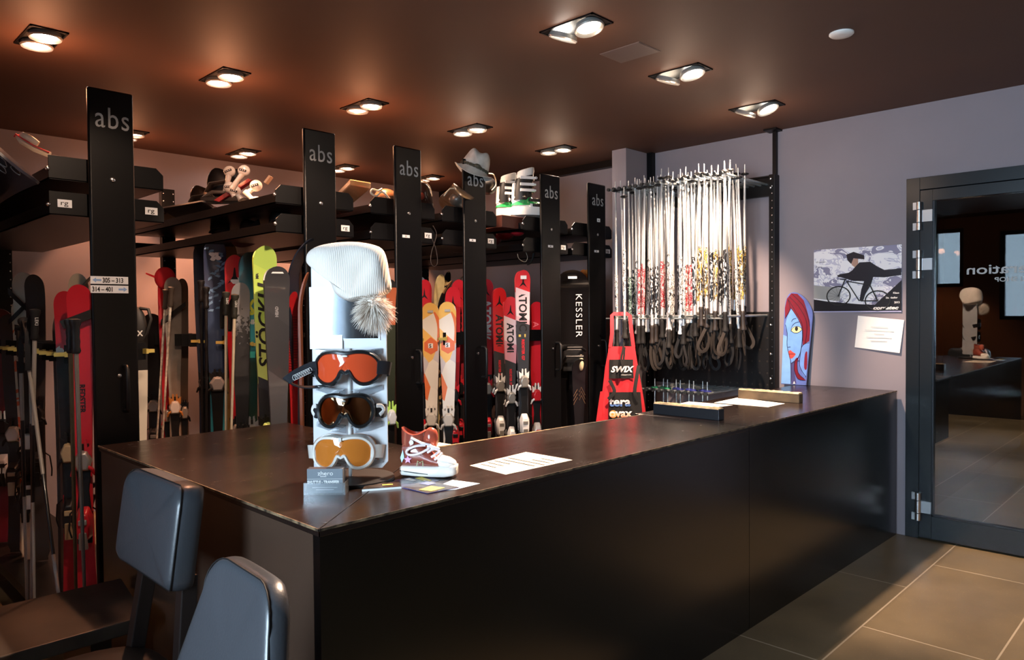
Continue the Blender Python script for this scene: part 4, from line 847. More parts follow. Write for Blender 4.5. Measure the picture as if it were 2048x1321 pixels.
# ================================================================== POLES LEANING AT THE LOCKERS
mleki = ramp_mat('silver shaft with black section', [(0, 'a8a49c'), (.62, '1a1919'), (.95, '9c968c')], .3)
def pole_parts(t, L_, shaft, grip, strap=None, basket=PLASTIC, r=.0085, tip=.0, strap_pts=None, up=1):
    """a pole standing along local z, tip at 0 and grip on top (up=1) or hanging tip up (up=-1)"""
    u = up
    obj('shaft', MB().tube([(0, 0, 0), (0, 0, u * .05), (0, 0, u * .06), (0, 0, u * (L_ - .11))], [.003, .004, r * .6, r], 10), shaft, t, smooth=True)
    obj('basket', MB().lathe([(.008, u * .055), (.026, u * .06), (.028, u * .066), (.008, u * .075)], 14), basket, t, smooth=True)
    g = MB().lathe([(.012, u * (L_ - .125)), (.017, u * (L_ - .115)), (.0135, u * (L_ - .1)), (.0155, u * (L_ - .08)), (.0135, u * (L_ - .065)), (.0155, u * (L_ - .045)), (.0145, u * (L_ - .03)), (.021, u * (L_ - .012)), (.02, u * L_), (.008, u * (L_ + .004))], 12)
    obj('grip', g, grip, t, smooth=True)
    if strap_pts: obj('strap', MB().tube(catmull(strap_pts, 4, False), .01, 6, flat=(.0115, .0015, (0, 1, 0))), strap, t, smooth=True)
def lean_pole(a, b, shaft, grip, label, strap=None, lt=None):
    a = Vector(a); b = Vector(b); L_ = (b - a).length
    t = thing('ski_pole', label, 'ski pole', a); t.rotation_mode = 'QUATERNION'; t.rotation_quaternion = (b - a).to_track_quat('Z', 'Y')
    pole_parts(t, L_, shaft, grip, strap, strap_pts=[(0, .01, L_ - .01), (0, .05, L_ - .06), (0, .05, L_ - .2), (0, .02, L_ - .1)] if strap else None)
    if lt: text('lettering', lt, .018, INKW, T((-.006, -.016, L_ - .03)) @ frame((0, 0, 0), (0, 0, -1), (1, 0, 0)), t)
    return t
mcream = mat('cream shaft', 'd9cdb4', .3, metal=.3)
for k, (x0, y0, x1, y1, m, lb) in enumerate((
    (14, 960, 40, 655, mleki, 'silver and black pole, first from the left edge of the picture'),
    (40, 1000, 60, 645, mleki, 'silver and black pole, second from the left edge of the picture'),
    (88, 965, 46, 640, mleki, 'silver pole slanting down to the right in front of the strapped white ski'),
    (72, 980, 70, 620, mleki, 'silver pole standing upright between the left poles'))):
    T1 = at(x1, y1, x=.78); B1 = at(x0, y0, x=.74); d = T1 - B1; zb = .02
    B1 = T1 + d * ((zb - T1.z) / d.z) if abs(d.z) > .1 else B1
    if k != 2: B1 = Vector((T1.x - .02, T1.y + d.y * .9, .0))
    lean_pole(B1, T1, m, RUBBER, lb, RUBBER, 'LEKI')
for x0, y0, x1, y1, X, m, g, lb, lt in (
    (452, 860, 452, 585, 1.74, mcream, mat('olive black grip', '22221c', .6), 'cream pole with a dark grip in front of the flowered ski', 'LEKI'),
    (463, 850, 470, 590, 1.74, mcream, MATS['olive black grip'], 'cream pole standing just right of its twin before the red ski', 'LEKI'),
    (314, 880, 332, 580, 1.80, mat('white printed shaft', 'd8d2c4', .35, noise=.3, nscale=40), mat('grey grip', '4a4038', .5), 'white printed pole leaning over the red-capped ski', None),
    (325, 880, 343, 575, 1.80, MATS['white printed shaft'], MATS['grey grip'], 'white printed pole leaning on the pale grey ski', None),
    (405, 860, 402, 562, 1.78, mat('black telescopic shaft', '18181a', .35), PLASTIC, 'black telescopic pole left of the flowered ski', None),
    (414, 860, 412, 575, 1.78, MATS['black telescopic shaft'], PLASTIC, 'second black telescopic pole, nearest the flowered ski', None),
    (148, 1000, 140, 640, .80, mat('dull bronze shaft', '6a5a3c', .4, metal=.4), PLASTIC, 'bronze pole standing under the holders left of the first panel', None),
    (163, 1010, 150, 640, .80, mat('dull silver shaft', '8a8278', .4, metal=.5), PLASTIC, 'silver pole standing against the bright red ski', None),
    (526, 0, 0, 0, 0, None, None, None, None),):
    if m is None: continue
    T1 = at(x1, y1, x=X); B1 = at(x0, y0, x=X); d = B1 - T1; B1 = T1 + d * ((T1.z - .02) / -d.z) if d.z < -.1 else B1
    lean_pole(B1, T1, m, g, lb, RUBBER if lt else None, lt)

# ================================================================== SKI POLE RACK ON THE RIGHT WALL
XR = 4.89
rk = thing('pole_rack', 'black wall rack with horizontal silver rods holding ski poles upside down', 'pole rack', (0, 0, 0))
def post(y):
    p = obj('post', MB().span((XR - .05, y - .02, .02), (XR + .025, y + .02, 2.33)), BLACK, rk, bevel=.002)
    dd = MB()
    for k in range(44): dd.box((XR - .0515, y - .004, .1 + k * .05), (.003, .007, .007))
    obj('perforations', dd, mdot, p, kind='stuff')
    for z in (2.30, 2.24, 1.3, 1.1, .93): obj('bolt', MB().ball((XR - .052, y + .008, z), (.005, .009, .009), 10), mdot, p, smooth=True)
post(2.255); post(3.262)
obj('crossbar', MB().span((XR, 2.28, 2.19), (XR + .012, 3.24, 2.33)), BLACK, rk)
obj('crossbar', MB().span((XR - .02, 2.28, 2.19), (XR, 3.24, 2.20)).span((XR - .02, 2.28, 2.32), (XR, 3.24, 2.33)), BLACK, rk)
mpeg = mat('black pegboard', '131315', .4); N, L = nodes(mpeg)
pg = obj('pegboard', MB().span((XR, 2.28, .85), (XR + .012, 3.24, 1.39)), mpeg, rk)
hk = MB()
for r_ in range(7):
    for c_ in range(17):
        y = 2.31 + c_ * .056; z = .88 + r_ * .082
        hk.lathe([(.007, -.001), (.007, .002)], 6, T((XR - .001, y, z)) @ RY(PI / 2))
obj('holes', hk, mat('peg hole glint', '4a4440', .3, metal=.6), pg, kind='stuff')
def rod(y, z, l=.62, x1=XR):
    o = obj('rod', MB().tube([(x1, y, z), (x1 - l, y, z)], .0085, 10), ALU, rk, smooth=True)
    obj('end_cap', MB().tube([(x1 - l + .004, y, z), (x1 - l - .01, y, z)], .012, 12), mat('dark end cap', '2c3336', .5), o, smooth=True)
NR = 20; RY_ = [2.315 + k * .0465 for k in range(NR)]
for k, y in enumerate(RY_):
    rod(y, 2.273, .63)
    if k % 2 == 0: rod(y, 1.365, .63)
for k in range(11): rod(2.50 + k * .052, .845, .5)
obj('crossbar', MB().tube([(XR - .6, 2.30, 1.351), (XR - .6, 3.25, 1.351)], .006, 8), ALU, rk, smooth=True)
# poles: a few kinds, copied into the gaps between the rods
def blot(name, cols, sc_=55): return blotch_mat(name, cols, sc_, .35, kind='noise', stretch=(1, 1, .5))
SL = {'bw': blot('black and white print', ['16161a', 'e0e0e0', '16161a', 'e0e0e0']), 'rd': blot('red and white print', ['8e1c26', '8e1c26', 'e4dcdc', '7a1820']), 'bk': blot('black print with white flecks', ['141416', '141416', '141416', 'd8d8d8']), 'gn': blot('black print with pale green', ['1b2a26', '1b2a26', 'b8dcd0', '1b2a26']), 'gd': blot('gold and black print', ['caa24a', '1a1718', '1a1718', 'e2d8c0'])}
GR = {'k': RUBBER, 'w': mat('white grip', 'd5dbe2', .4, noise=.1), 'b': mat('dark brown grip', '2a2421', .5)}
mst = {'k': mat('black webbing', '19191b', .8), 'b': mat('brown black webbing', '2c2520', .8)}
mshaft = mat('polished pole shaft', 'e4e8ea', .22, metal=.55, spec=.8)
def rack_pole(style, L_, grip, st, seed):
    rn = random.Random(seed); t = thing('ski_pole', 'x', 'ski pole')
    s = rn.choice((-1, 1)); w_ = rn.uniform(.03, .06); h_ = rn.uniform(.13, .2); z0 = -L_
    pts = [(0, .005, z0 + .01), (s * w_ * .5, .015, z0 - h_ * .3), (s * w_, .02, z0 - h_ * .75), (s * w_ * .6, .015, z0 - h_), (s * w_ * .0, .0, z0 - h_ * .85), (-s * w_ * .2, -.01, z0 - h_ * .4), (0, -.005, z0 + .01)]
    pole_parts(t, L_, mshaft, GR[grip], mst[st], PLASTIC, .0108, strap_pts=pts, up=-1)
    obj('printed_sleeve', MB().tube([(0, 0, -L_ + .20), (0, 0, -L_ + .52)], .0116, 10), SL[style], t, smooth=True)
    return t
KINDS = [('bw', 1.18, 'k', 'k'), ('bk', 1.14, 'b', 'b'), ('rd', 1.15, 'k', 'k'), ('gn', 1.20, 'k', 'k'), ('gd', 1.06, 'b', 'b'), ('bw', 1.10, 'w', 'k'), ('bk', 1.08, 'k', 'b')]
DESC = {'bw': 'black and white checked', 'bk': 'black', 'rd': 'red and white', 'gn': 'black and pale green', 'gd': 'gold and black'}
protos = [rack_pole(*k, seed=i + 3) for i, k in enumerate(KINDS)]; usedp = set()
rn = random.Random(11)
slots = []
for k in range(NR - 1):
    y = (RY_[k] + RY_[k + 1]) / 2
    for j in range(4):
        slots.append((y - .025 + rn.uniform(-.006, .006), XR - .60 + j * (.125 if k > 1 else .09) + rn.uniform(-.02, .02), k, j))
for (y, x, k, j) in slots:
    if k > 15: ki = rn.choice((0, 3, 0, 1))
    elif k > 9: ki = rn.choice((2, 2, 0, 1, 5))
    elif k > 5: ki = rn.choice((0, 1, 2, 5, 6))
    else: ki = rn.choice((4, 6, 4, 0, 6))
    if ki in usedp: o = copy_tree(protos[ki])
    else: o = protos[ki]; usedp.add(ki)
    o.location = (x, y, 2.273 + .05 + rn.uniform(-.01, .05)); o.rotation_euler = (rn.uniform(-.035, .035), rn.uniform(-.02, .02), rn.uniform(0, 6.28))
    st = KINDS[ki]; where = 'in the front row' if j == 0 else 'behind the front row'
    o['label'] = 'silver pole hanging tip up ' + where + ', ' + DESC[st[0]] + ' print, ' + {'k': 'black', 'w': 'white', 'b': 'brown'}[st[2]] + ' grip'
    o['group'] = 'hanging ski poles ' + where + ', ' + DESC[st[0]] + ' print, ' + {'k': 'black', 'w': 'white', 'b': 'brown'}[st[2]] + ' grip'
    if ki in (4, 5, 6) and False: pass
for i, p in enumerate(protos):
    if i not in usedp:
        for c in list(p.children): bpy.data.objects.remove(c)
        bpy.data.objects.remove(p)
# small poles in the low rods
mgb = [mat('green basket', '1c7a54', .4), mat('blue basket', '28307a', .4)]
pk = []
for c in (0, 1):
    t = thing('child_ski_pole', 'x', 'ski pole'); pole_parts(t, .78, ALU, RUBBER, None, mgb[c], .0085, up=-1); pk.append(t)
first = [True, True]
for k in range(9):
    c = 0 if k >= 6 else 1; o = pk[c] if first[c] else copy_tree(pk[c]); first[c] = False
    o.location = (4.45 + .03 * (k % 2), 2.525 + k * .052, .845 + .075); o.rotation_euler = ((k % 3 - 1) * .02, 0, k)
    o['label'] = 'short silver pole hanging in the low rods, with a ' + ('green' if c == 0 else 'blue') + ' basket'; o['group'] = 'short poles with ' + ('green' if c == 0 else 'blue') + ' baskets'
# --- red apron hung on the rods
ap = thing('apron', 'red apron with black patches hanging from the rods at the left of the pole rack', 'apron', (4.145, 2.995, .60), CAMZ)
mred = mat('red cotton', 'd02834', .85, bump=.2, bscale=60)
def cloth(outline_l, outline_r, zs, amp=.008, freq=5, th=.003):
    rings = []; n = 16
    for z, xl, xr in zip(zs, outline_l, outline_r):
        f = [Vector((xl + (xr - xl) * i / n, amp * math.sin(freq * i / n * 2 * PI / 2 + z * 5) * (1 - (z - zs[0]) / (zs[-1] - zs[0] + .01) * .7), z)) for i in range(n + 1)]
        rings.append(f + [p + Vector((0, th, 0)) for p in reversed(f)])
    return MB().loft(rings)
obj('bib', cloth([-.155, -.15, -.145, -.125, -.105, -.10], [.16, .15, .13, .10, .085, .08], [-.02, .12, .25, .42, .52, .56]), mred, ap, smooth=True)
obj('neck_strap', MB().tube([(-.09, 0, .555), (-.078, 0, .65), (-.075, .02, .775), (-.06, .03, .785), (.03, .03, .785), (.05, .02, .77), (.055, 0, .68), (.07, 0, .555)], .012, 6, flat=(.014, .003, None)), mred, ap, smooth=True)
obj('side_hem', MB().loft([[(-.16, .0, .25), (-.14, .01, .25), (-.14, .0, .25)], [(-.19, .0, .05), (-.15, .02, .05), (-.15, -.005, .05)], [(-.185, .0, -.06), (-.155, .015, -.06), (-.16, -.005, -.06)]]), mred, ap)
obj('patch', cloth([-.100, -.098], [.068, .064], [.34, .47], amp=.003).xform(T((0, -.013, 0))), mat('black cloth', '111113', .8), ap)
obj('pocket', cloth([-.105, -.105, -.10], [.135, .125, .115], [.02, .12, .245], amp=.004).xform(T((0, -.013, 0))), MATS['black cloth'], ap)
text('lettering', 'SWIX', .056, INKW, T((-.09, -.019, .385)) @ Mx, ap, shear=.3, bold=.0022, sx=1.05)
text('lettering', 'swixsport.com', .012, INKW, T((-.02, -.019, .362)) @ Mx, ap)
mtg = ramp_mat('chrome sunset print', [(0, 'e8693a'), (.075, 'f0c8b0'), (.10, 'e8ecf4'), (.13, '5a7fc0'), (.16, 'e9e4ea'), (.19, 'f0f2f6'), (.21, '5478b8')], .4)
text('lettering', 'tera', .088, mtg, T((-.102, -.019, .150)) @ Mx, ap, bold=.0025, sx=1.02)
text('lettering', 'ovax', .080, mtg, T((-.102, -.019, .075)) @ Mx, ap, bold=.0025, sx=1.0)
obj('planet_print', MB().lathe([(.026, 0), (.026, .0015)], 24, T((-.075, -.018, .095)) @ RX(PI / 2)), mat('orange sun print', 'f0a050', .5), ap)
for s in (-1, 1): obj('tie_tape', MB().tube(catmull([(s * .10, -.03, .43 if s > 0 else .33), (s * .085, -.04, .35 if s > 0 else .30), (s * .07, -.045, .25), (s * .09 if s > 0 else -.11, -.04, .20)], 4, False), .01, 6, flat=(.014, .002, (0, 1, 0))), mst['k'], ap, smooth=True)
lp1 = lean_pole((4.0, 3.06, 1.05), (4.0, 3.06, 1.06), ALU, RUBBER, 'x') if False else None
t = thing('ski_pole', 'patterned pole hanging in front of the red apron, its grip over the white lettering', 'ski pole', (4.035, 3.035, 2.1)); pole_parts(t, 1.02, ALU, RUBBER, mst['k'], PLASTIC, .0088, strap_pts=[(0, 0, -1.02), (-.02, 0, -1.1), (-.04, 0, -1.16), (-.02, 0, -1.2), (.0, 0, -1.08)], up=-1)
t.location = (4.04, 3.03, 2.08); obj('printed_sleeve', MB().tube([(0, 0, -.42), (0, 0, -.8)], .0098, 10), SL['bw'], t, smooth=True)
t.location = (4.085, 2.94, 2.24)

# ================================================================== THINGS ON THE RIGHT WALL
Mw = frame((RIGHT_X - .004, 0, 0), (0, -1, 0), (0, 0, 1))         # text and shapes on the wall: x runs to the right
ps = thing('poster', 'glossy white and black poster of a cyclist riding past snowy mountains', 'poster', (RIGHT_X - .003, 1.997, 1.385), -PI / 2)
PW, PH = .54, .415
mm_ = blotch_mat('snowy mountain print', ['f2f2f6', 'f2f2f6', 'c9c9dc', 'f4f4f8', '8f8ea8'], 9, .25, kind='noise', coat=.4, stretch=(1, 1, 1.6))
obj('print', MB().box((PW / 2, 0, PH / 2), (PW, .002, PH)), mm_, ps)
def zp(X, Y): return ((X - 287) / 580 * PW, (538 - Y) / 400 * PH)
def flat(name, pts, m, parent, y, th=.0006): return obj(name, MB().prism([p for p in pts], th, T((0, y, 0))), m, parent)
flat('road', [zp(287, 538), zp(287, 455), zp(380, 470), zp(600, 490), zp(700, 495), zp(867, 350), zp(867, 538)], mat('dark print', '1a1a20', .3), ps, -.0014)
flat('guard_rail', [zp(287, 450), zp(287, 365), zp(470, 385), zp(470, 470)], mat('grey print', '8a8a98', .3), ps, -.0012)
flat('rider', [zp(465, 300), zp(540, 292), zp(575, 255), zp(600, 232), zp(670, 232), zp(715, 262), zp(760, 285), zp(865, 280), zp(865, 320), zp(760, 330), zp(690, 325), zp(660, 350), zp(560, 345), zp(470, 318)], mat('black jersey print', '22222a', .3), ps, -.0016)
flat('head', [zp(548, 208), zp(590, 205), zp(592, 240), zp(570, 262), zp(548, 245)], mat('skin print', 'b08a78', .4), ps, -.0015)
flat('leg', [zp(640, 325), zp(690, 325), zp(650, 400), zp(625, 470), zp(600, 470), zp(612, 400)], MATS['black jersey print'], ps, -.00165)
flat('arm', [zp(560, 275), zp(590, 300), zp(520, 320), zp(455, 318), zp(450, 305), zp(515, 300)], MATS['black jersey print'], ps, -.0017)
flat('helmet', [zp(512, 180), zp(560, 165), zp(630, 190), zp(632, 215), zp(560, 205), zp(545, 240), zp(520, 215)], MATS['black jersey print'], ps, -.0016)
wh = MB()
for X, Y in ((460, 437), (718, 470)):
    cx, cz = zp(X, Y)
    wh.tube([(cx + .074 * math.cos(a), 0, cz + .062 * math.sin(a)) for a in [k / 24 * 2 * PI for k in range(25)]], .004, 6)
    for k in range(7): a = k / 7 * PI; wh.tube([(cx - .07 * math.cos(a), 0, cz - .058 * math.sin(a)), (cx + .07 * math.cos(a), 0, cz + .058 * math.sin(a))], .0006, 4)
fr2 = [[(505, 335), (460, 437)], [(515, 345), (600, 470)], [(515, 345), (670, 375)], [(670, 375), (610, 470)], [(670, 375), (718, 470)], [(610, 470), (718, 470)], [(470, 330), (515, 335)], [(685, 330), (670, 375)]]
for ln in fr2: wh.tube([(zp(*ln[0])[0], 0, zp(*ln[0])[1]), (zp(*ln[1])[0], 0, zp(*ln[1])[1])], .004, 6)
obj('bicycle', wh.xform(T((0, -.004, 0)) @ Matrix.Diagonal((1, .25, 1, 1))), INK, ps)
for s, X, Y, sz in (('corratec', 688, 523, .030),): text('lettering', s, sz, INKW, T((zp(X, Y)[0], -.0022, zp(X, Y)[1])) @ Mx, ps, bold=.0012, shear=.3, sx=1.4)
for s, X, Y in (('Klaus', 815, 430), ('Steinkeller', 770, 458), ('2013', 822, 487)): text('lettering', s, .016, INKW, T((zp(X, Y)[0], -.0022, zp(X, Y)[1])) @ Mx, ps, bold=.0004)
for s, X, Y in (('US verkehr', 300, 222), ('El anno', 300, 253)): text('lettering', s, .014, INK, T((zp(X, Y)[0], -.0016, zp(X, Y)[1])) @ Mx, ps)
obj('fold_edge', MB().box((PW / 2, -.0015, .003), (PW, .003, .006)), mat('lavender edge', 'b0b0d8', .4), ps)
nt_ = thing('paper_note', 'white paper notice with faint print taped below the cyclist poster', 'notice', (RIGHT_X - .003, 1.735, 1.14), rot=(0, .04, -PI / 2))
obj('sheet', MB().loft([[(0, -.001, .018), (.27, -.006, .0), (.285, -.001, .205), (.012, -.001, .222)], [(0, .001, .018), (.27, -.004, .0), (.285, .001, .205), (.012, .001, .222)]]), WHITEM, nt_)
ln_ = MB()
for k, w_ in enumerate((.10, .17, .06, .15, .10)): ln_.box((.145, -.0062, .155 - k * .022), (w_, .0004, .004))
obj('print_line', ln_, mat('faint print', 'c4c4c4', .7), nt_)
# --- painted snowboard leaning on the wall at the end of the counter
wb = thing('painted_snowboard', 'blue snowboard painted with a red-haired woman\'s face, leaning on the wall at the counter end', 'snowboard', (4.86, 2.195, H), rot=(.0, .0, -PI / 2))
wb.rotation_euler = Euler((-.05, 0, -PI / 2))
def zw(X, Y): return ((X - 30) / 375 * .20, (1300 - Y) / 1262 * .625)
ol = catmull([zw(*p) for p in ((45, 700), (50, 400), (60, 210), (90, 90), (145, 38), (230, 52), (320, 125), (390, 240), (415, 340), (408, 480), (392, 700))], 3, False) + [zw(372, 950), zw(352, 1295), zw(30, 1300)]
obj('board', MB().prism(ol, .010), mat('periwinkle lacquer', '5f73b8', .3, coat=.4, noise=.12, nscale=14), wb)
def art(name, pts, col, lay, sm=True): return flat(name, [zw(*p) for p in (catmull(pts, 3) if sm else pts)], mat('paint ' + col, col, .35, coat=.3, noise=.08, nscale=20), wb, -.0056 - lay * .0004, .0008)
art('painted_face', [(70, 480), (140, 270), (230, 330), (290, 560), (280, 800), (240, 930), (155, 1005), (135, 900), (100, 760), (95, 600)], '6f9ee0', 1)
art('painted_background', [(45, 620), (95, 640), (100, 780), (140, 960), (165, 1290), (32, 1290), (40, 900)], '7fb0e8', 1, False)
art('painted_hair', [(65, 390), (60, 250), (85, 120), (140, 50), (220, 60), (300, 150), (345, 290), (380, 430), (390, 560), (380, 730), (300, 760), (295, 560), (240, 400), (140, 250), (110, 330)], '74192c', 2, False)
art('painted_hair', [(205, 960), (245, 930), (235, 1020), (250, 1130), (310, 1200), (350, 1230), (250, 1215), (200, 1100)], '74192c', 2)
art('painted_hand', [(290, 790), (340, 735), (385, 720), (365, 950), (350, 1180), (290, 1100), (265, 960)], '6c95d8', 3)
art('painted_ear_ring', [(330, 880), (360, 850), (358, 1070), (325, 1060)], '7a2034', 4)
art('painted_neck', [(155, 1010), (200, 960), (195, 1100), (230, 1280), (165, 1290)], '4a4878', 1, False)
art('painted_lips', [(120, 850), (145, 830), (175, 855), (212, 880), (180, 930), (150, 945), (130, 900)], 'd84a44', 4)
art('painted_eye', [(150, 550), (190, 505), (250, 505), (285, 545), (240, 585), (185, 585)], 'e6e4a0', 4)
obj('painted_pupil', MB().ball((zw(217, 535)[0], -.0075, zw(217, 535)[1]), (.011, .0012, .016), 12), INK, wb, smooth=True)
ot = MB()
for ln in ([(72, 480), (98, 600), (100, 770), (140, 940), (155, 1010), (160, 1290)], [(155, 1010), (240, 940), (282, 800), (292, 560), (235, 400), (140, 250)], [(120, 100), (230, 220), (330, 400), (350, 560), (330, 740)], [(100, 130), (200, 300), (290, 480), (300, 700)], [(150, 60), (280, 200), (345, 330), (385, 500)], [(150, 440), (170, 405), (210, 395)], [(145, 575), (160, 500), (200, 455), (250, 440)], [(150, 555), (190, 510), (250, 508), (285, 545), (235, 590), (180, 588), (150, 560)], [(110, 790), (145, 785)], [(122, 885), (170, 880), (210, 882)], [(265, 960), (270, 1040), (300, 1110), (350, 1180)], [(385, 720), (330, 735), (285, 790), (265, 960), (235, 980), (250, 1130), (330, 1210)], [(205, 970), (200, 1100), (250, 1215), (335, 1230)], [(65, 395), (100, 330), (130, 250), (100, 140)]):
    ot.tube([(zw(*p)[0], -.0078, zw(*p)[1]) for p in catmull(ln, 3, False)], .0017, 5)
obj('painted_outline', ot, mat('dark plum paint', '24172c', .4), wb)
obj('fin', MB().prism([zw(190, 1285), zw(203, 1250), zw(218, 1285)], .004, T((0, -.009, 0))), INKW, wb)

# ================================================================== ON THE COUNTER
Hc = H
DX, DYy = 1.237, 1.905
dp = thing('goggle_display', 'frosted acrylic goggle stand with a black round foot on the counter corner', 'display stand', (DX, DYy, Hc), CAMZ)
obj('foot', MB().lathe([(.118, 0), (.12, .004), (.118, .010), (.02, .013)], 48, T((.012, 0, 0))), PLASTIC, dp, smooth=True)
macr = mat('frosted acrylic', 'dfe4ea', .35, trans=.25, spec=.6)
rp = [(-.113, .0), (.095, .0), (.113, .02), (.113, .61), (.10, .645), (-.10, .645), (-.113, .61)]
obj('board', MB().prism([(x, z + .035) for x, z in rp], .006, T((0, .006, 0))), macr, dp, bevel=.0015)
obj('pole', MB().tube([(.0, -.004, .01), (.0, -.004, .40)], .006, 12), WHITE, dp, smooth=True)
obj('mirror', MB().box((-.012, -.0, .505), (.20, .004, .15)), mat('display mirror', '9aa0a8', .06, metal=1), dp)
obj('mirror_frame', MB().box((-.012, .001, .505), (.212, .003, .162)), mat('clear edge', 'd5dce2', .3), dp)
tag(obj('label_card', MB().box((-.068, -.004, .42), (.098, .002, .042)), mat('blank white label', 'f6f6f4', .4), loc=(DX, DYy, Hc), rot=(0, 0, CAMZ)), 'blank white label on the goggle stand under its mirror', 'label')
mclr = mat('clear acrylic', 'dfe6ec', .08, trans=.9)
for z in (.385, .275, .165, .055):
    s_ = MB()
    for s in (-1, 1):
        s_.loft([[(s * .012, -.002, z), (s * .10, -.002, z + .012), (s * .10, -.002, z + .015), (s * .012, -.002, z + .003)], [(s * .012, -.045, z), (s * .085, -.04, z + .012), (s * .085, -.04, z + .015), (s * .012, -.045, z + .003)]])
        s_.loft([[(s * .012, -.003, z - .022), (s * .06, -.003, z - .015), (s * .10, -.003, z + .0), (s * .10, -.003, z + .012), (s * .012, -.003, z)], [(s * .012, -.006, z - .022), (s * .06, -.006, z - .015), (s * .10, -.006, z + .0), (s * .10, -.006, z + .012), (s * .012, -.006, z)]])
    sh = obj('nose_shelf', s_, mclr, dp)
    obj('screw', MB().ball((-.03, -.007, z - .008), .003, 8).xform(T((0, 0, 0))), CHROME, sh, smooth=True); obj('screw', MB().ball((.03, -.007, z - .008), .003, 8), CHROME, sh, smooth=True)
def goggles(label, lx, z, W_, H_, mfra, mlens, mstrap, swoosh=None, nose=.32, lstrap=1.0, inner=None):
    t = thing('ski_goggles', label, 'goggles', (DX, DYy, Hc), CAMZ, 'ski goggles on the stand'); t.location = Vector((DX, DYy, Hc)) + Matrix.Rotation(CAMZ, 3, 'Z') @ Vector((lx, -.075, z))
    half = [(0, .47), (.35, .52), (.7, .47), (.93, .25), (1.0, -.05), (.92, -.34), (.7, -.5), (.45, -.5), (.26, -.33), (.13, -.08), (0, -.50 + nose)]
    pts = half + [(-x, z_) for x, z_ in reversed(half[1:-1])]
    pts = [(x * W_ / 2, z_ * H_) for x, z_ in catmull(pts, 3)]; n = len(pts); R_ = .13
    def yc(x): return R_ - math.sqrt(max(0, R_ * R_ - x * x))
    nrm = []
    for i in range(n):
        a, b_ = pts[i - 1], pts[(i + 1) % n]; tx, tz = b_[0] - a[0], b_[1] - a[1]; l_ = math.hypot(tx, tz) or 1; nrm.append((-tz / l_, tx / l_))
    ar = sum(pts[i][0] * pts[(i + 1) % n][1] - pts[(i + 1) % n][0] * pts[i][1] for i in range(n))
    sg = -1 if ar > 0 else 1
    def ring(off, dy): return [Vector((pts[i][0] + sg * nrm[i][0] * off, yc(pts[i][0]) + dy, pts[i][1] + sg * nrm[i][1] * off)) for i in range(n)]
    m = MB(); m.loft([ring(-.004, -.001), ring(-.002, -.006), ring(.004, -.005), ring(.008, .006), ring(.007, .03), ring(.001, .034), ring(-.003, .03), ring(-.004, -.001)], cap=False)
    obj('frame', m, mfra, t, smooth=True)
    c = (0, .2 * H_); rings = []
    for s in (1.0, .8, .6, .4, .2, .02): rings.append([Vector((c[0] + (x - c[0]) * s, yc(c[0] + (x - c[0]) * s) + .001 - .004 * (1 - s), c[1] + (z_ - c[1]) * s)) for x, z_ in pts])
    obj('lens', MB().loft(rings, cap=False), mlens, t, smooth=True)
    if inner: obj('face_foam', MB().loft([ring(-.006, .02), ring(.004, .02), ring(.006, .042), ring(-.002, .044), ring(-.006, .02)], cap=False), inner, t, smooth=True)
    for s in (-1, 1):
        k = lstrap if s < 0 else 1
        path = [(s * W_ * .47, .03, 0), (s * (W_ * .5 + .012), .045, -.002), (s * (W_ * .5 + .025 * k), .065, -.006), (s * (W_ * .5 + .02 * k), .085, -.012), (s * W_ * .40, .10, -.02)]
        st = obj('strap', MB().tube(catmull(path, 4, False), .02, 4, flat=(.0022, .028, (0, 0, 1))), mstrap, t, smooth=True)
        if swoosh: obj('swoosh', MB().tube(catmull([(s * (W_ * .5 + .01), .036, .012), (s * (W_ * .5 + .022), .05, .010), (s * (W_ * .5 + .028), .056, -.004), (s * (W_ * .5 + .018), .044, -.016)], 3, False), .003, 6, flat=(.0015, .006, (0, 0, 1))), swoosh, st)
    return t
ml1 = mat('orange red lens', 'd8502c', .06, spec=.9, coat=1); ml2 = mat('bronze mirror lens', 'c9a27c', .05, metal=1); ml3 = mat('amber lens', 'c4732c', .06, spec=.9, coat=1)
mnf = mat('gunmetal frame', '2a2c2e', .25, metal=.5); mwf = mat('pearl white frame', 'e0ddd6', .2, coat=.7); mns = mat('navy black strap', '17181f', .8)
g1 = goggles('black framed goggles with an orange-red lens, topmost on the stand', .003, .345, .19, .088, mnf, ml1, mns, None, .36)
g2 = goggles('black framed goggles with a bronze mirror lens, middle of the stand', -.002, .218, .16, .086, mnf, ml2, mns, INKW, .34)
g3 = goggles('white framed goggles with an amber lens, lowest on the stand', -.012, .095, .175, .086, mwf, ml3, mwf, None, .36, inner=mat('amber foam', 'd98a44', .6))
# loose strap of the top goggles, hanging out to the left with white scribble
ls = obj('loose_strap', MB().tube(catmull([(-.09, .03, .005), (-.12, .02, -.002), (-.165, .0, -.03), (-.168, .01, -.04), (-.135, .03, -.056), (-.09, .05, -.058), (-.04, .05, -.05)], 5, False), .02, 4, flat=(.0022, .019, (0, 0, 1))), mns, g1, smooth=True)
sw = MB(); rn = random.Random(5)
for k in range(8):
    x = -.105 - k * .006; sw.tube([(x + .006 * math.cos(a), .013 + .003 * k * 0 - .001 - (x + .1) * -.25, -.006 - k * .0028 + .008 * math.sin(a)) for a in [u * PI / 4 for u in range(8)]], .0008, 4)
obj('scribble', sw, INKW, g1); obj('logo', MB().ball((0, -.007, .036), (.010, .0015, .003), 12), INKW, g1, smooth=True); obj('logo', MB().ball((0, -.007, .032), (.008, .0015, .003), 12), SILVER, g2, smooth=True)
obj('bridge_clip', MB().box((0, -.008, .042), (.008, .004, .012)), SILVER, g3)
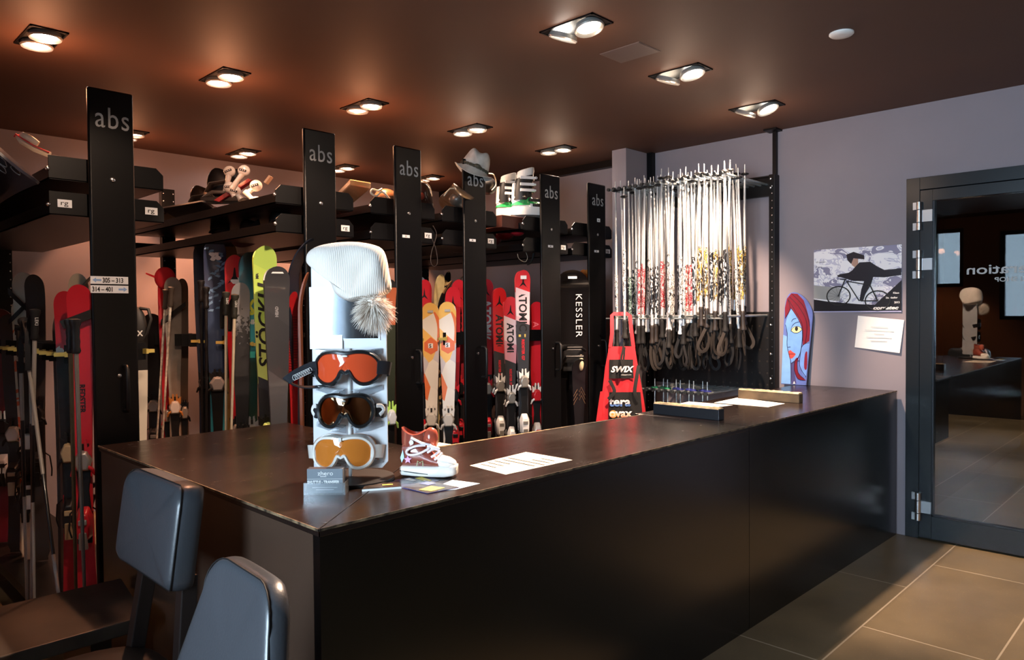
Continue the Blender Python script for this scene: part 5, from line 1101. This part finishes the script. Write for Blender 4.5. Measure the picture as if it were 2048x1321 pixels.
# --- white beanie with fur pompom on top of the stand
bn = thing('beanie', 'bright white knitted beanie with a fur pompom, pulled over the top of the goggle stand', 'hat', Vector((DX, DYy, Hc)), CAMZ)
def zh_(X, Y): px = 600 + X / 6.005; py = 480 + Y / 6.005; return ((px - 690) / 663, .034 + (940 - py) / 663)
hp = catmull([zh_(*p) for p in ((48, 225), (80, 140), (200, 70), (400, 32), (620, 26), (820, 55), (950, 110), (1000, 220), (1030, 400), (1055, 590), (960, 680), (760, 720), (570, 745), (400, 640), (340, 500), (200, 380), (70, 290))], 3)
mkn = mat('white knit wool', 'efe6dc', .95, spec=.1); N, L = nodes(mkn)
wv = N.new('ShaderNodeTexWave'); wv.inputs['Scale'].default_value = 60; wv.inputs['Distortion'].default_value = 1.2; tcn = [n for n in N if n.type == 'TEX_COORD'][0]; L.new(tcn.outputs['Object'], wv.inputs['Vector'])
bpn = N.new('ShaderNodeBump'); bpn.inputs['Strength'].default_value = .35; bpn.inputs['Distance'].default_value = .003; L.new(wv.outputs['Fac'], bpn.inputs['Height']); L.new(bpn.outputs['Normal'], N['Principled BSDF'].inputs['Normal'])
obj('knit_body', pillow(hp, .075, c=(.02, .56), lump=.006, seed=4, e=.55), mkn, bn, smooth=True)
0 and obj('fold', MB().tube(catmull([(.0, -.068, .62), (.02, -.072, .58), (.045, -.072, .54), (.062, -.070, .505)], 4, False), [.012] * 13, 8), mkn, bn, smooth=True)
0 and obj('cuff', MB().tube([(-.125 + .02 * math.cos(a) * 0, .0 + .07 * math.cos(a), .56 + .045 * math.sin(a)) for a in [k / 24 * 2 * PI for k in range(25)]], .012, 8), mkn, bn, smooth=True)
pc = zh_(900, 880); pcv = Vector((pc[0] - .002, -.062, pc[1] + .012)); rn = random.Random(2)
pmb = MB().ball(pcv, (.036, .034, .036), 12)
for k in range(1500):
    d = Vector((rn.gauss(0, 1), rn.gauss(0, 1) - .35, rn.gauss(0, 1))).normalized(); ln_ = rn.uniform(.04, .062)
    p0 = pcv + d * .030; p1 = pcv + d * (ln_ * .75) + Vector((0, 0, -.004)); p2 = pcv + d * ln_ * 1.08 + Vector((d.x * .006, 0, -.016 - .008 * rn.random()))
    pmb.mi = 0 if rn.random() < .72 else 1
    pmb.tube([p0, p1, p2], [.0011, .0008, .00015], 3, cap=False)
obj('pompom', pmb, [mat('cream fur', 'f2e8dc', .8, spec=.2), mat('brown fur', 'b09a88', .8, spec=.2)], bn)
# --- card holder
ch = thing('card_holder', 'clear card holder with grey SHUTTLE - TRANSFER cards on the counter corner', 'card holder', (1.098, 1.815, Hc), CAMZ)
obj('tray', MB().span((-.058, -.022, 0), (.058, .022, .004)).span((-.058, -.024, 0), (.058, -.021, .034)).span((-.058, -.022, .0), (-.055, .02, .034)).span((.055, -.022, 0), (.058, .02, .034)).span((-.052, .018, 0), (.052, .021, .06)), mclr, ch)
tag(obj('business_cards', MB().span((-.05, -.016, .0045), (.05, .012, .072)), mat('slate card', '6a737c', .5), loc=(1.098, 1.815, Hc), rot=(0, 0, CAMZ), bevel=.001), 'stack of slate grey cards standing in the clear holder', 'cards')
cd_ = bpy.data.objects['business_cards']
text('lettering', 'zhero', .017, INKW, T((-.020, -.0166, .054)) @ Mx, cd_, sx=1.1); text('lettering', '•••••', .01, INKW, T((-.013, -.0166, .047)) @ Mx, cd_)
text('lettering', 'SHUTTLE - TRANSFER', .0115, INKW, T((-.049, -.0166, .031)) @ Mx, cd_, bold=.0004, sx=.8)
obj('print_line', MB().box((0, -.0165, .0435), (.1, .0004, .0006)).box((0, -.0165, .020), (.07, .0004, .0015)).box((0, -.0165, .014), (.05, .0004, .0015)), INKW, cd_)
# --- brochures
def brochure(name, pts, z, th, m, label, cat='brochure', pages=None):
    P = [at(x, y, z=Hc) for x, y in pts]; t = thing(name, label, cat, (0, 0, 0))
    if pages: obj('pages', MB().loft([[Vector((p.x, p.y, Hc + z)) for p in P], [Vector((p.x, p.y, Hc + z + th)) for p in P]]), pages, t)
    z2 = z + (th if pages else 0)
    obj('cover', MB().loft([[Vector((p.x, p.y, Hc + z2)) for p in P], [Vector((p.x, p.y, Hc + z2 + .0008)) for p in P]]), m, t)
    return t, P, Hc + z2 + .0012
mcv = blotch_mat('dark blue cover', ['2b2a55', '33304a', '3a3660', '2b2a40'], 14, .25, kind='noise'); mcb = blotch_mat('dark brown cover', ['2a2422', '3a322e', '4a423c', '2a2422'], 18, .25, kind='noise'); mye = mat('yellow print', 'd9c85a', .4)
def onp(P, u, v): a = P[0].lerp(P[1], u); b_ = P[3].lerp(P[2], u); return a.lerp(b_, v)
def bprint(t, P, z, q, m): obj('cover_print', MB().loft([[Vector((*onp(P, u, v).xy, z)) for u, v in q], [Vector((*onp(P, u, v).xy, z + .0004)) for u, v in q]]), m, t)
t, P, z = brochure('brochure', [(722, 980), (735, 977), (800, 977), (803, 981)], .0, .006, mcb, 'small dark booklet with white page edges next to the card holder', pages=WHITEM)
t.location = (0, 0, 0)
bpy.data.objects.remove(t.children[0]); bpy.data.objects.remove(t.children[0])
PB = [(724, 984), (803, 978), (797, 969), (733, 973)]
P = [at(x, y, z=Hc) for x, y in PB]
obj('pages', MB().loft([[Vector((p.x, p.y, Hc)) for p in P], [Vector((p.x, p.y, Hc + .006)) for p in P]]), WHITEM, t); obj('cover', MB().loft([[Vector((p.x, p.y, Hc + .006)) for p in P], [Vector((p.x, p.y, Hc + .007)) for p in P]]), mcb, t)
bprint(t, P, Hc + .0072, ((.5, .45), (.8, .45), (.8, .62), (.5, .62)), mye)
t, P, z = brochure('brochure', [(756, 966), (815, 980), (880, 962), (850, 951)], 0, 0, mcv, 'blue leaflet lying half under the other leaflet beside the sneaker')
bprint(t, P, z, ((.1, .5), (.5, .5), (.5, .62), (.1, .62)), INKW); bprint(t, P, z, ((.2, .7), (.8, .7), (.8, .85), (.2, .85)), mye)
t, P, z = brochure('brochure', [(806, 977), (855, 989), (918, 977), (850, 963)], .001, .001, mcb, 'dark leaflet with yellow title lying in front of the sneaker', pages=mat('violet edge', '5a58a0', .5))
bprint(t, P, z, ((.55, .1), (.9, .2), (.85, .7), (.5, .6)), mye); bprint(t, P, z, ((.1, .6), (.4, .6), (.4, .9), (.1, .9)), mat('blue print', '5a6a9a', .4))
t, P, z = brochure('brochure', [(850, 984), (912, 980), (960, 968), (905, 961)], 0, 0, mat('pale blue leaflet', 'bcd2e6', .3), 'pale blue leaflet under the sneaker')
# --- sheets
t, P, z = brochure('paper_sheet', [(940, 932), (1012, 950), (1145, 921), (1052, 905)], 0, 0, mat('cream form paper', 'f2e4cc', .6), 'cream order form lying right of the sneaker on the counter', 'paper')
fl_ = MB()
for k in range(7):
    v0 = .12 + k * .115; u0, u1 = ((.08, .5), (.08, .5), (.08, .48), (.1, .9), (.1, .95), (.5, .9), (.55, .85))[k]
    q = [onp(P, u0, v0), onp(P, u1, v0), onp(P, u1, v0 + .022), onp(P, u0, v0 + .022)]; fl_.loft([[Vector((*p.xy, z)) for p in q], [Vector((*p.xy, z + .0003)) for p in q]])
obj('form_lines', fl_, INK, t)
brochure('paper_sheet', [(1330, 814), (1412, 818), (1466, 811), (1378, 804)], 0, 0, WHITEM, 'white sheet lying behind the dark counter bar, nearer one', 'paper')
t, P, z = brochure('paper_sheet', [(1428, 806), (1536, 815), (1570, 808), (1475, 796)], 0, 0, WHITEM, 'white sheet lying in front of the worn beige counter bar', 'paper')
brochure('paper_sheet', [(830, 893), (850, 899), (905, 890), (880, 886)], 0, 0, MATS['cream form paper'], 'cream paper showing behind the sneaker at the counter\'s inner corner', 'paper')
# --- two bars
mdust = mat('bare chipped beige top', 'b9a582', .8, noise=.35, nscale=25, bump=.6, bscale=60)
def bar(x0, x1, y0, y1, h, body, label):
    t = thing('counter_bar', label, 'bar', (0, 0, 0)); obj('body', MB().span((x0, y0, Hc), (x1, y1, Hc + h)), body, t, bevel=.002)
    rn = random.Random(int(x0 * 10)); R_ = []
    for k in range(25):
        y = y0 + .003 + (y1 - y0 - .006) * k / 24; j = rn.uniform(-.003, .003); R_.append([Vector(p) for p in ((x0 - .001 + j, y, Hc + h), (x1 + .001 + j, y, Hc + h), (x1 - .006, y, Hc + h + .004 + rn.uniform(0, .004)), (x0 + .006, y, Hc + h + .004 + rn.uniform(0, .004)))])
    obj('torn_top', MB().loft(R_), mdust, t)
bar(3.055, 3.105, 1.675, 2.03, .05, mat('slate painted wood', '23252a', .4), 'dark slate bar with a torn beige top standing on the counter seam')
bar(3.905, 3.955, 1.665, 2.02, .05, mat('worn beige wood', '5a4a34', .6, noise=.3, nscale=12), 'worn beige and brown bar standing on the far part of the counter')
# --- ceramic sneaker
sn = thing('ceramic_sneaker', 'brown and white ceramic high-top sneaker with white laces on the counter', 'ornament', (1.432, 1.766, Hc + .002), CAMZ - .10)
def sr(x, hw, z0, z1, n=16, e=2.4):
    pts = sellipse(hw, (z1 - z0) / 2, n, e); return [Vector((x, p[0], (z0 + z1) / 2 + p[1])) for p in pts]
mcer = mat('glazed white', 'f2efe8', .12, coat=.8); mbr = mat('glazed brown', '8a4438', .18, coat=.7)
obj('sole', MB().loft([sr(x - .09, hw, z0, z1, e=5) for x, hw, z0, z1 in ((0, .02, .008, .030), (.006, .028, .004, .034), (.05, .031, .001, .034), (.10, .036, 0, .034), (.14, .038, .0, .036), (.165, .032, .003, .038), (.176, .018, .008, .036))]), mcer, sn, smooth=True)
obj('sole_stripe', MB().loft([[(-.088, -.027, .018), (-.088, -.028, .021), (-.088, -.02, .02)], [(-.04, -.0325, .013), (-.04, -.0325, .016), (-.04, -.02, .014)], [(.0, -.0355, .010), (.0, -.0355, .012), (.0, -.02, .012)]]), INK, sn)
obj('toe_cap', MB().loft([sr(x - .09, hw, .03, z1) for x, hw, z1 in ((.105, .030, .062), (.125, .034, .064), (.15, .032, .058), (.168, .020, .048), (.173, .008, .042))]), mcer, sn, smooth=True)
obj('upper', MB().loft([sr(x - .09, hw, .03, z1, e=3) for x, hw, z1 in ((.004, .016, .095), (.008, .024, .105), (.03, .028, .112), (.06, .030, .108), (.08, .031, .088), (.10, .032, .070), (.122, .033, .060))]), mbr, sn, smooth=True)
def oring(cx, cz, rx, ry, n=24, tl=0): return [Vector((cx + rx * math.cos(a), ry * math.sin(a), cz + tl * math.cos(a) + .008 * math.cos(2 * a))) for a in [k / n * 2 * PI for k in range(n)]]
obj('collar', MB().loft([oring(-.052, .095, .036, .027), oring(-.050, .118, .038, .028), oring(-.048, .138, .040, .029, tl=-.004), oring(-.048, .140, .034, .023, tl=-.004), oring(-.050, .11, .030, .02)], cap=False), mbr, sn, smooth=True)
obj('tongue', pillow(catmull([(-.02, .09), (-.018, .13), (.0, .150), (.022, .140), (.026, .105), (.012, .08)]), .022), mat('glazed rust', 'a04a38', .18, coat=.7), sn, smooth=True)
lc = MB()
lc.tube(catmull([(-.006, -.034, .10), (-.035, -.04, .098), (-.062, -.04, .085), (-.058, -.04, .072), (-.03, -.042, .074), (.0, -.04, .088), (.012, -.03, .10)], 4, False), .004, 8)
for (a, b_) in (((.0, .078), (.03, .082)), ((.012, .064), (.036, .072)), ((.022, .056), (.042, .066))): lc.tube([(a[0], -.034, a[1]), (a[0] + .012, -.036, a[1] + .008), (b_[0], -.02, b_[1] + .008)], .0038, 8)
lc.tube([(-.05, -.034, .122), (-.02, -.036, .108), (.01, -.03, .1)], .004, 8); lc.tube([(.0, -.032, .098), (.02, -.034, .092), (.034, -.026, .086)], .006, 8)
obj('laces', lc, mat('glazed pinkish white', 'f0e6ea', .15, coat=.8), sn, smooth=True)
obj('eyelet', MB().lathe([(.003, 0), (.007, 0), (.007, .003), (.003, .003)], 16, T((-.05, -.031, .108)) @ RX(PI / 2)), mcer, sn, smooth=True)
obj('star', MB().prism([(-.062 + .013 * (1 if k % 2 == 0 else .45) * math.sin(k * PI / 5), .055 + .013 * (1 if k % 2 == 0 else .45) * math.cos(k * PI / 5)) for k in range(10)], .002, T((0, -.0315, 0))), mat('pink glaze', 'e0a0d0', .2), sn)
obj('heel_stripe', MB().prism([(-.086, .06), (-.078, .085), (-.074, .06), (-.082, .045)], .002, T((0, -.0275, 0))), mat('pale blue glaze', 'a8d0e8', .2), sn)
obj('stitch_mark', MB().tube([(-.034, -.0335, .036), (-.031, -.0335, .052), (-.024, -.0335, .046), (-.015, -.0335, .052), (-.015, -.0335, .036)], .0012, 5), mat('pale green glaze', 'c8e0b0', .2), sn)

# ================================================================== CHAIRS AND BENCH
mlea = mat('black leather', '3c3f44', .34, spec=.6, bump=.15, bscale=160); mleg = mat('dark stained wood', '1d1614', .4)
def rrect(w0, w1, h, r, n=6):
    """rounded trapezoid in (y,z): bottom width w0, top width w1"""
    pts = []
    for (cx, cz, a0) in ((w0 / 2 - r, r, -PI / 2), (w1 / 2 - r * 1.5, h - r * 1.5, 0), (-w1 / 2 + r * 1.5, h - r * 1.5, PI / 2), (-w0 / 2 + r, r, PI)):
        rr_ = r if cz < h / 2 else r * 1.5
        for k in range(n + 1): a = a0 + k / n * PI / 2; pts.append((cx + rr_ * math.cos(a), cz + rr_ * math.sin(a)))
    return pts
def chair(loc, rz, label, w0, w1, h, z0, tilt, corner=.035, th=.075):
    """seat towards local -x, back pad at x=0"""
    t = thing('dining_chair', label, 'chair', loc, rz); P = rrect(w0, w1, h, corner); rings = []
    for dx, sc_ in ((-.5, .80), (-.49, .90), (-.42, .965), (-.25, .995), (.0, 1.0), (.25, .995), (.42, .965), (.49, .9), (.5, .80)):
        rings.append([Vector((dx * th + .035 * (2 * p[0] / w0) ** 2 * -1, p[0] * sc_, h / 2 + (p[1] - h / 2) * sc_)) for p in P])
    M = T((0, 0, z0)) @ RY(tilt)
    bk = obj('backrest', MB().loft([[M @ p for p in r] for r in rings]), mlea, t, smooth=True, sub=1)
    pip = [M @ Vector((-.36 * th - .035 * (2 * p[0] / w0) ** 2, p[0] * .985, h / 2 + (p[1] - h / 2) * .985)) for p in P]
    obj('seam', MB().tube(pip + [pip[0]], .0016, 6), mat('seam thread', '08080a', .6), bk, smooth=True)
    for s in (-1, 1):
        obj('back_post', MB().loft([[M @ Vector((dx * .02 + .005, s * w0 * .32 + dy * .02, .03)) for dx, dy in ((-1, -1), (1, -1), (1, 1), (-1, 1))], [Vector((-.03 + dx * .02, s * .17 + dy * .02, .42)) for dx, dy in ((-1, -1), (1, -1), (1, 1), (-1, 1))]]), mleg, t, bevel=.003)
        obj('leg', MB().loft([[Vector((-.03 + dx * .02, s * .17 + dy * .02, .42)) for dx, dy in ((-1, -1), (1, -1), (1, 1), (-1, 1))], [Vector((.03 + dx * .014, s * .18 + dy * .014, 0)) for dx, dy in ((-1, -1), (1, -1), (1, 1), (-1, 1))]]), mleg, t, bevel=.003)
        obj('leg', MB().loft([[Vector((-.40 + dx * .02, s * .17 + dy * .02, .42)) for dx, dy in ((-1, -1), (1, -1), (1, 1), (-1, 1))], [Vector((-.42 + dx * .014, s * .18 + dy * .014, 0)) for dx, dy in ((-1, -1), (1, -1), (1, 1), (-1, 1))]]), mleg, t, bevel=.003)
    S = [(p[0] - .22, p[1]) for p in sellipse(.235, .225, 36, 3.2)]; rg = []
    for z, sc_ in ((.41, .93), (.42, .99), (.45, 1.0), (.47, .97), (.482, .85), (.488, .6), (.49, .2)): rg.append([Vector((-.22 + (x + .22) * sc_, y * sc_, z)) for x, y in S])
    obj('seat', MB().loft(rg), mat('dark brown leather seat', '2a211b', .42, noise=.15, nscale=8, bump=.1, bscale=100), t, smooth=True)
    return t
chair((.735, 2.03, 0), .0, 'black leather dining chair nearer the lockers, its thick back against the counter end', .40, .40, .26, .71, .14)
chair((.575, 1.265, 0), -.06, 'black leather dining chair with a narrower rounded back at the bottom of the picture', 0.46, .30, .34, .605, .12, .05, .05)
bh = thing('low_bench', 'dark brown worn wooden bench top at the lower left behind the chair', 'bench', (.42, 2.66, 0))
obj('top', MB().loft([[(x, y, z) for x, y in ((-.75, -.20), (.41, -.20), (.47, .22), (-.75, .27))] for z in (.40, .445)]), mat('worn brown bench', '3c332b', .5, noise=.35, nscale=6), bh, bevel=.004)
for x in (-.6, .3): obj('leg', MB().box((x, .02, .2), (.06, .3, .4)), mleg, bh)
# metal floor strip of the locker platform
tag(obj('floor_strip', MB().loft([[(.58, 3.46, .001), (.64, 3.46, .001), (.64, 3.46, .02), (.58, 3.46, .02)], [(.60, 5.6, .001), (.66, 5.6, .001), (.66, 5.6, .02), (.60, 5.6, .02)]]), mat('scratched bronze strip', '3a2a20', .35, metal=.6)), 'scratched bronze floor strip beside the locker platform at the lower left', 'floor strip')
